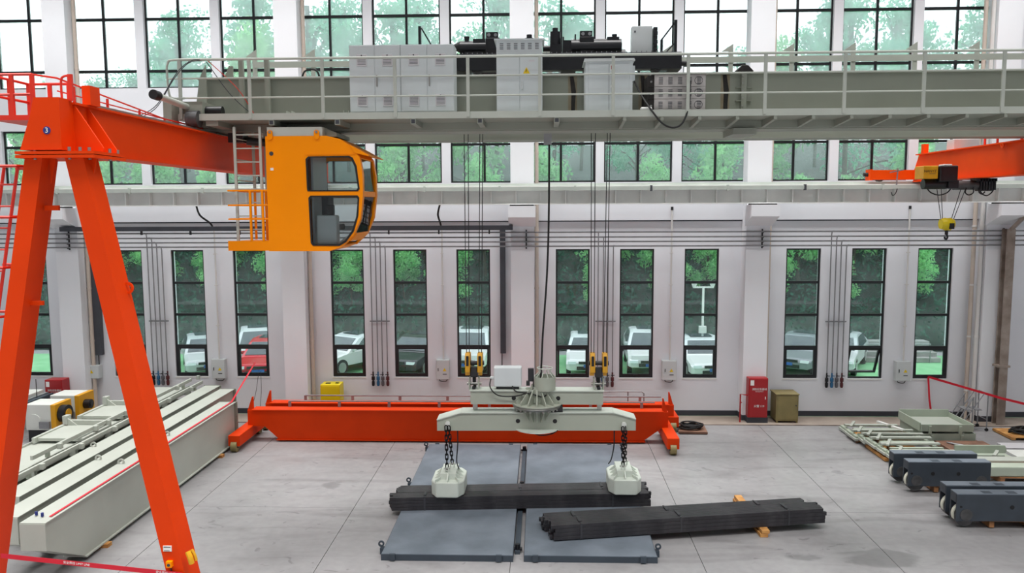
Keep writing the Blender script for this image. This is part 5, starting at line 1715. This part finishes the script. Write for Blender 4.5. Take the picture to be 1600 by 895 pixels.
# ---- fire cabinets and boxes by the wall
for (xa, xb, ya, z0, z1, lab, far) in ((-15.70, -15.14, 24.25, .62, 1.62, 'red fire cabinet with white lettering left of the gantry leg', 0), (6.36, 6.95, 24.22, .17, 1.40, 'tall red fire cabinet in front of the white column', 1)):
    if not far:
        ya, yb2 = 24.1, 24.5
        z0, z1 = .10, 1.30
    else:
        yb2 = ya + .3
    f = thing('fire_cabinet', lab, 'fire cabinet', ((xa + xb) / 2, ya + .1, 0))
    MB().box(xa, xb, ya, yb2, z0, z1).build('casing', 'fire', f, bevel=.01)
    d = MB().box(xa + .02, xb - .02, ya - .015, ya, z0 + .02, z1 - .02).build('door', 'fire', f, bevel=.004)
    MB().box(xa + .05, xa + .16, ya - .02, ya - .015, z1 - .22, z1 - .06).build('notice', 'white', d)
    xm = (xa + xb) / 2 + .03
    text('消防应急器材', .075, (xm, ya - .018, z1 - .34), FRONT, 'white', d)
    text('FIRE EQUIPMENT', .032, (xm, ya - .018, z1 - .41), FRONT, 'white', d)
    if far:
        text('火警 119', .085, (xm, ya - .018, z0 + .36), FRONT, 'white', d)
        MB().box(xb - .09, xb - .07, ya - .03, ya - .015, z0 + .58, z0 + .66).build('door_lock', 'white', d)
    MB().box(xa - .02, xb + .02, ya + .01, yb2, 0, z0).build('plinth', 'skirt', f)
    if far:
        MB().tube([(xa, ya + .1, .85), (xa - .22, ya + .1, .88), (xa - .22, ya + .1, 0)], .025).tube([(xa - .22, ya + .1, .62), (xa - .17, ya + .1, .62)], .02).build('red_pipe', 'fire', f)
    else:
        MB().tube([(xb, ya + .1, .45), (xb + .38, ya + .1, .52), (xb + .38, ya + .1, 0)], .03).build('red_pipe', 'fire', f)
y_ = thing('yellow_cabinet', 'bright yellow steel cabinet left behind the rear orange girder', 'cabinet', (-6.65, 24.6, 0))
MB().box(-6.98, -6.36, 24.35, 24.85, 0, 1.12).build('casing', 'yellow', y_, bevel=.015)
MB().box(-6.95, -6.39, 24.335, 24.35, .05, 1.08).build('door', 'yellow', y_, bevel=.004)
MB().box(-6.85, -6.70, 24.5, 24.6, 1.12, 1.14).box(-6.55, -6.45, 24.55, 24.65, 1.12, 1.135).build('top_clutter', 'blackm', y_)
k_ = thing('khaki_cabinet', 'khaki steel cabinet right of the red fire cabinet', 'cabinet', (7.55, 24.5, 0))
MB().box(7.22, 7.90, 24.25, 24.85, .06, .88).build('casing', 'khaki', k_, bevel=.008)
MB().box(7.20, 7.92, 24.23, 24.87, .88, .905).build('lid', 'khaki', k_)
d = MB().box(7.27, 7.86, 24.237, 24.25, .12, .85).build('door', 'khaki', k_, bevel=.004)
MB().cyl((7.82, 24.22, .55), (7.82, 24.237, .55), .02, n=10).build('door_lock', 'slot', d)
for x in (7.24, 7.84):
    MB().box(x, x + .05, 24.26, 24.31, 0, .06).build('foot', 'khaki', k_)

# ---- cable coil on a board by the orange girder ends
bd_ = thing('board', 'brown board on the floor right of the orange girders', 'board', (4.45, 23.4, 0))
MB().prism([(4.02, 22.95), (4.86, 22.9), (4.92, 23.9), (4.15, 23.95)], 'z', .02, .08).build('panel', 'ply', bd_)
MB().box(4.05, 4.85, 22.92, 22.98, 0, .02).box(4.2, 4.9, 23.8, 23.88, 0, .02).build('batten', 'blackm', bd_)


def coil(cx, cy, z, r, n, lab, seed):
    c = thing('cable_coil', lab, 'cable coil', (cx, cy, z), None)
    rr = random.Random(seed)
    for k in range(n):
        ox, oy, ra, ph = rr.uniform(-.06, .06), rr.uniform(-.06, .06), r * rr.uniform(.72, 1.05), rr.uniform(0, 6)
        MB().tube([(cx + ox + ra * math.cos(2 * PI * i / 22), cy + oy + ra * .8 * math.sin(2 * PI * i / 22), z + .025 + .022 * k + .015 * math.sin(ph + 4 * PI * i / 22)) for i in range(22)], .022, 6, closed=True).build('turn', 'rubber', c)
    MB().tube(smooth_path([(cx + r, cy, z + .03), (cx + r * .3, cy + .1, z + .16), (cx - r * .8, cy - .15, z + .1), (cx - r * 1.3, cy, z + .02)], 6), .022, 6).build('cable_end', 'rubber', c)
    return c


coil(4.45, 23.35, .08, .34, 6, 'coil of black cable on the brown board', 3)

# ---- right: dark wheel bogies
BT = ['dark slate wheel bogie, rear one of the middle pair', 'dark slate wheel bogie with round holes, front one of the middle pair',
      'dark slate wheel bogie, rear one of the nearest pair', 'nearest dark slate wheel bogie at the right edge']


def bogie(x0, y0, L, lab, holes):
    b = thing('wheel_bogie', lab, 'wheel bogie', (x0, y0, .08), 'dark wheel bogies')
    zt, zb_ = .75, .17
    w_ = .27
    MB().box(x0, x0 + L, y0, y0 + .03, zb_, zt - .02).build('side_plate', 'bogie', b)
    MB().box(x0, x0 + L, y0 + w_ - .03, y0 + w_, zb_, zt - .02).build('side_plate', 'bogie', b)
    tp = MB().box(x0, x0 + L, y0, y0 + w_, zt - .02, zt).build('top_plate', 'slate', b)
    for x in (x0 + .55, x0 + 1.05):
        MB().box(x, x + .18, y0 + .03, y0 + .17, zt, zt + .004).build('chalk_mark', 'slated', tp)
    MB().box(x0 - .005, x0 + .02, y0 + .03, y0 + w_ - .03, zt - .2, zt - .02).build('end_lintel', 'bogie', b)
    for x in (x0 + .2, x0 + L - .2):
        wl = MB().cyl((x, y0 + .05, .24), (x, y0 + w_ - .05, .24), .20, n=24).build('wheel', 'wheelg', b)
        MB().cyl((x, y0 - .012, .30), (x, y0, .30), .125, n=22).build('axle_cover', 'wheelg', b)
        if x < x0 + .5:
            MB().lathe([(.20, -.04), (.225, -.04), (.225, .04), (.20, .04), (.20, -.04)], (0, 0, 0), 12, PI * .85, PI * 1.4).xf(Matrix.Translation((x, y0 + w_ / 2, .28)) @ Matrix.Rotation(PI / 2, 4, 'X') @ Matrix.Scale(-1, 4, (0, 1, 0))).build('wheel_guard', 'cream', b)
    for x in holes:
        MB().cyl((x0 + x, y0 - .004, .47), (x0 + x, y0, .47), .045 if x > .2 else .025, n=16).build('side_hole', 'rubber', b)
    return b


bogie(8.44, 18.85, 1.95, BT[0], ())
bogie(8.50, 18.22, 1.87, BT[1], (.08, .56, 1.14))
bogie(8.58, 16.66, 2.3, BT[2], ())
bogie(8.55, 16.16, 2.3, BT[3], (.09, 1.12))


def pallet(x0, x1, y0, y1, h, lab, m_='wood2', slats=7):
    p = thing('pallet', lab, 'pallet', ((x0 + x1) / 2, (y0 + y1) / 2, 0), 'wooden pallets')
    st_ = (y1 - y0) / slats
    for i in range(slats):
        MB().box(x0, x1, y0 + i * st_ + .008, y0 + (i + 1) * st_ - .008, h - .02, h).build('slat', m_, p)
    for x in (x0, (x0 + x1) / 2 - .05, x1 - .1):
        MB().box(x, x + .1, y0, y1, .02, h - .02).build('bearer', m_, p)
    return p


pallet(9.12, 10.5, 18.25, 19.15, .16, 'wooden pallet under the middle pair of bogies')
pallet(9.25, 10.9, 16.2, 16.95, .16, 'wooden pallet under the nearest pair of bogies')

# ---- right: stacked pale green railing parts
rl = random.Random(4)
pallet(8.95, 10.2, 20.5, 21.7, .10, 'low pallet under the stacked pale green rail pieces', 'wood')
pallet(8.95, 10.4, 22.2, 23.2, .10, 'low pallet under the far pale rail frames', 'wood')
n_ = 0
RTX = ['farthest pale green rail frame on the floor near the wall', 'pale green rail frame with upturned bar, second from the wall', 'pale green rail frame, third from the wall',
       'pale green rail frame, fourth from the wall', 'pale green rail frame, fifth from the wall', 'pale green rail frame right behind the dark bogies']
for i, (x0, y, L, z, a) in enumerate(((8.92, 23.1, 1.5, .22, .0), (8.86, 22.4, 1.7, .26, .02), (8.95, 21.95, 1.65, .30, -.02), (8.95, 21.35, 1.6, .36, .01), (9.0, 20.85, 1.55, .34, .03), (9.05, 20.3, 1.6, .32, .0))):
    f = thing('green_railing', RTX[i], 'rail frame', (x0, y, z - .1), 'stacked pale green rail frames')
    f.rotation_euler = (0, 0, a)
    MB().box(x0, x0 + L, y, y + .12, z, z + .05).build('long_bar', 'greyl', f)
    MB().box(x0 + .15, x0 + L, y - .18, y - .08, z - .08, z - .02).build('long_bar', 'green', f)
    MB().box(x0 + .05, x0 + L - .05, y + .2, y + .3, z - .06, z).build('long_bar', 'green', f)
    for xx in (x0 - .02, x0 + .5, x0 + L - .12):
        MB().box(xx, xx + .1, y - .25, y + .38, z - .12, z - .06).build('cross_bar', 'green', f)
    MB().beam((x0 + .05, y - .22, z + .07), (x0 + .35, y + .3, z + .07), .07, .04).build('diagonal_bar', 'greyl', f)
    if i in (0, 1):
        MB().beam((x0 + L - .45, y + .35, z + .06), (x0 + L - .30, y - .05, z + .06), .09, .05).build('upturned_bar', 'white', f)
    for xx in (x0 + .02, x0 + .35):
        MB().box(xx, xx + .05, y - .2, y - .12, 0.0, z - .1).build('packing', 'wood2', f)
    MB().box(x0 - .06, x0 + .03, y - .30, y + .42, z - .18, z - .12).build('end_bar', 'greyl', f)

# ---- right: shallow tray platforms
for i, (z0, dx, lab) in enumerate(((.10, .06, 'lower pale green tray platform near the stepladder'), (.36, 0, 'upper pale green tray platform near the stepladder'))):
    p = thing('tray_platform', lab, 'platform', (11.35, 22.7, z0), 'stacked green tray platforms')
    xa, xb, ya, yb = 10.62 + dx, 12.05 + dx, 22.15, 23.5
    MB().box(xa, xb, ya, yb, z0 + .04, z0 + .06).build('deck', 'greyl', p)
    for q in (MB().box(xa, xb, ya - .03, ya, z0, z0 + .2), MB().box(xa, xb, yb, yb + .03, z0, z0 + .28), MB().box(xa - .03, xa, ya, yb, z0, z0 + .24), MB().box(xb, xb + .03, ya, yb, z0, z0 + .2)):
        q.build('rim', 'green', p)
    for xx in (xa + .2, xb - .4):
        MB().box(xx, xx + .07, ya - .08, ya - .03, z0 - .06, z0 + .16).build('leg_stub', 'green', p)
pallet(10.7, 12.2, 22.1, 23.4, .095, 'low dark pallet under the green tray platforms', 'ply')
pallet(10.95, 12.25, 21.1, 22.0, .14, 'brown plywood-topped pallet in front of the tray platforms', 'ply', 1)
for i in range(3):
    o = MB().tube(smooth_path([(11.15 + .08 * i, 21.75 - .06 * i, .165), (11.3 + .08 * i, 21.55 - .05 * i, .17), (11.5 + .1 * i, 21.45 - .08 * i, .165)], 4), .022, 6).build('steel_rod_piece', 'galv' if i < 2 else 'slot', None)
    tag(o, ['left', 'middle', 'right dark'][i] + ' short metal rod lying on the plywood pallet', 'metal rod')
gb_ = thing('green_channel', 'pale green channel pieces lying right of the plywood pallet', 'steel channel', (11.6, 20.75, 0))
MB().prism([(11.0, .05), (12.25, .05), (12.35, .14), (12.3, .3), (11.0, .3)], 'y', 21.02, 21.08).build('channel_side', 'green', gb_)
MB().box(10.95, 12.3, 20.6, 21.02, .05, .1).build('channel_web', 'green', gb_)
MB().box(10.9, 12.0, 20.5, 20.56, .05, .2).build('channel_side', 'green', gb_)
MB().beam((11.7, 20.45, .2), (11.95, 20.75, .24), .08, .05).build('loose_clip', 'greyl', gb_)
for i, (y, z, lab) in enumerate(((19.9, .18, 'far pale beam lying at the right edge behind the bogies'), (19.35, .18, 'middle pale beam lying at the right edge behind the bogies'), (18.95, .16, 'near pale green beam on pallet right of the bogies'))):
    o = MB().box(10.75 + .2 * i * (i < 2), 13.4, y, y + .34, z, z + (.08 if i < 2 else .24)).build('steel_beam', 'greyl' if i < 2 else 'green', None, bevel=.02)
    tag(o, lab, 'steel beam')
pallet(11.0, 13.2, 18.9, 20.3, .155, 'wooden pallet under the pale beams at right edge', 'wood2')
wr = thing('white_sheet', 'white wrapped sheet stack on floor at the right edge', 'sheet', (13.0, 21.4, 0))
MB().box(12.55, 14.2, 20.6, 21.5, 0, .05).build('sheet', 'white_mach', wr)
MB().box(12.7, 14.2, 21.6, 22.1, 0, .06).build('mesh_panel', 'vent', wr)
pallet(13.35, 14.6, 22.5, 23.5, .09, 'pine board pallet under the cable coil at right', 'wood', 3)
coil(13.95, 23.0, .095, .33, 6, 'coil of black cable on the pine pallet at right', 8)

# ---- right: rolling stepladder
sl = thing('stepladder', 'grey steel rolling stepladder by the wall at right', 'stepladder', (13.0, 24.0, 0))
for y in (23.45, 23.95):
    MB().tube([(12.15, y, .0), (12.72, y, 1.02), (12.75, y, 1.02)], .018).build('front_rail', 'galv', sl)
    MB().tube([(12.72, y, 0), (12.72, y, 1.02)], .018).build('upright', 'galv', sl)
    MB().tube([(13.15, y, 0), (13.15, y, 1.12), (13.02, y, 1.12), (12.78, y, .75), (12.5, y, .33)], .018).build('hand_rail', 'galv', sl)
    MB().tube([(12.3, y, .08), (13.15, y, .08)], .014).build('base_bar', 'galv', sl)
for (x, z) in ((12.35, .32), (12.62, .62), (12.92, .62)):
    MB().box(x - .09, x + .09, 23.47, 23.93, z, z + .02).build('tread', 'galv', sl)
MB().tube([(13.15, 23.45, 1.12), (13.15, 23.95, 1.12)], .018).tube([(13.15, 23.45, .35), (13.15, 23.95, .35)], .014).build('cross_bar', 'galv', sl)
for y in (23.45, 23.95):
    MB().cyl((13.15, y - .02, .05), (13.15, y + .02, .05), .05, n=12).build('caster', 'rubber', sl)


# ---- red barrier tapes
def tape(pts, wd, lab, up=(0, 0, 1), txt=None):
    t = thing('barrier_tape', lab, 'barrier tape', pts[0], None)
    m = MB()
    for a, b in zip(pts[:-1], pts[1:]):
        m.beam(a, b, .002, wd, up)
    o = m.build('ribbon', 'tape', t)
    if txt:
        for f in txt:
            a, b = Vector(pts[0]), Vector(pts[-1])
            p = a.lerp(b, f)
            d = (b - a).normalized()
            nrm = Vector((0, -1, 0))
            upv = nrm.cross(d).normalized()
            rot = Matrix((d, upv, d.cross(upv))).transposed().to_euler()
            text('安全界线 LIMIT LINE', wd * .62, p + Vector((0, -.004, 0)), rot, 'white', o)
    return t


tape([(-7.75, 10.66, 1.72), (-5.12, 10.66, 1.47)], .07, 'red barrier tape with white lettering stretched between the gantry legs', txt=(.42, .93))
tape([(-8.72, 13.3, 1.235), (-8.70, 17.5, 1.245), (-8.72, 21.6, 1.25)], .05, 'red barrier tape running along the nearest grey girder', up=(1, 0, 0))
tape([(-8.72, 21.6, 1.25), (-9.2, 24.85, 1.75)], .05, 'red barrier tape rising from grey girder to the wall', up=(1, 0, 0))
tape([(12.14, 25.0, 1.3), (12.16, 24.9, .6), (12.26, 24.9, .02)], .06, 'red barrier tape hanging down from the right window sill', up=(1, 0, 0))
tape([(12.14, 25.0, 1.3), (13.3, 23.0, 1.1), (14.6, 21.3, .95)], .07, 'red barrier tape sloping right in front of the stepladder')
sw = thing('thin_cables', 'thin hanging wires below the cab near the grey girder ends', 'wires', (-8.6, 24.0, 0))
for a, b in (((-9.35, 24.6, .1), (-9.0, 24.6, 1.6)), ((-9.05, 24.6, 0), (-8.95, 24.6, 1.5))):
    MB().tube(smooth_path([a, ((a[0] + b[0]) / 2 + .04, 24.6, .8), b], 5), .008, 5).build('wire', 'slot', sw)
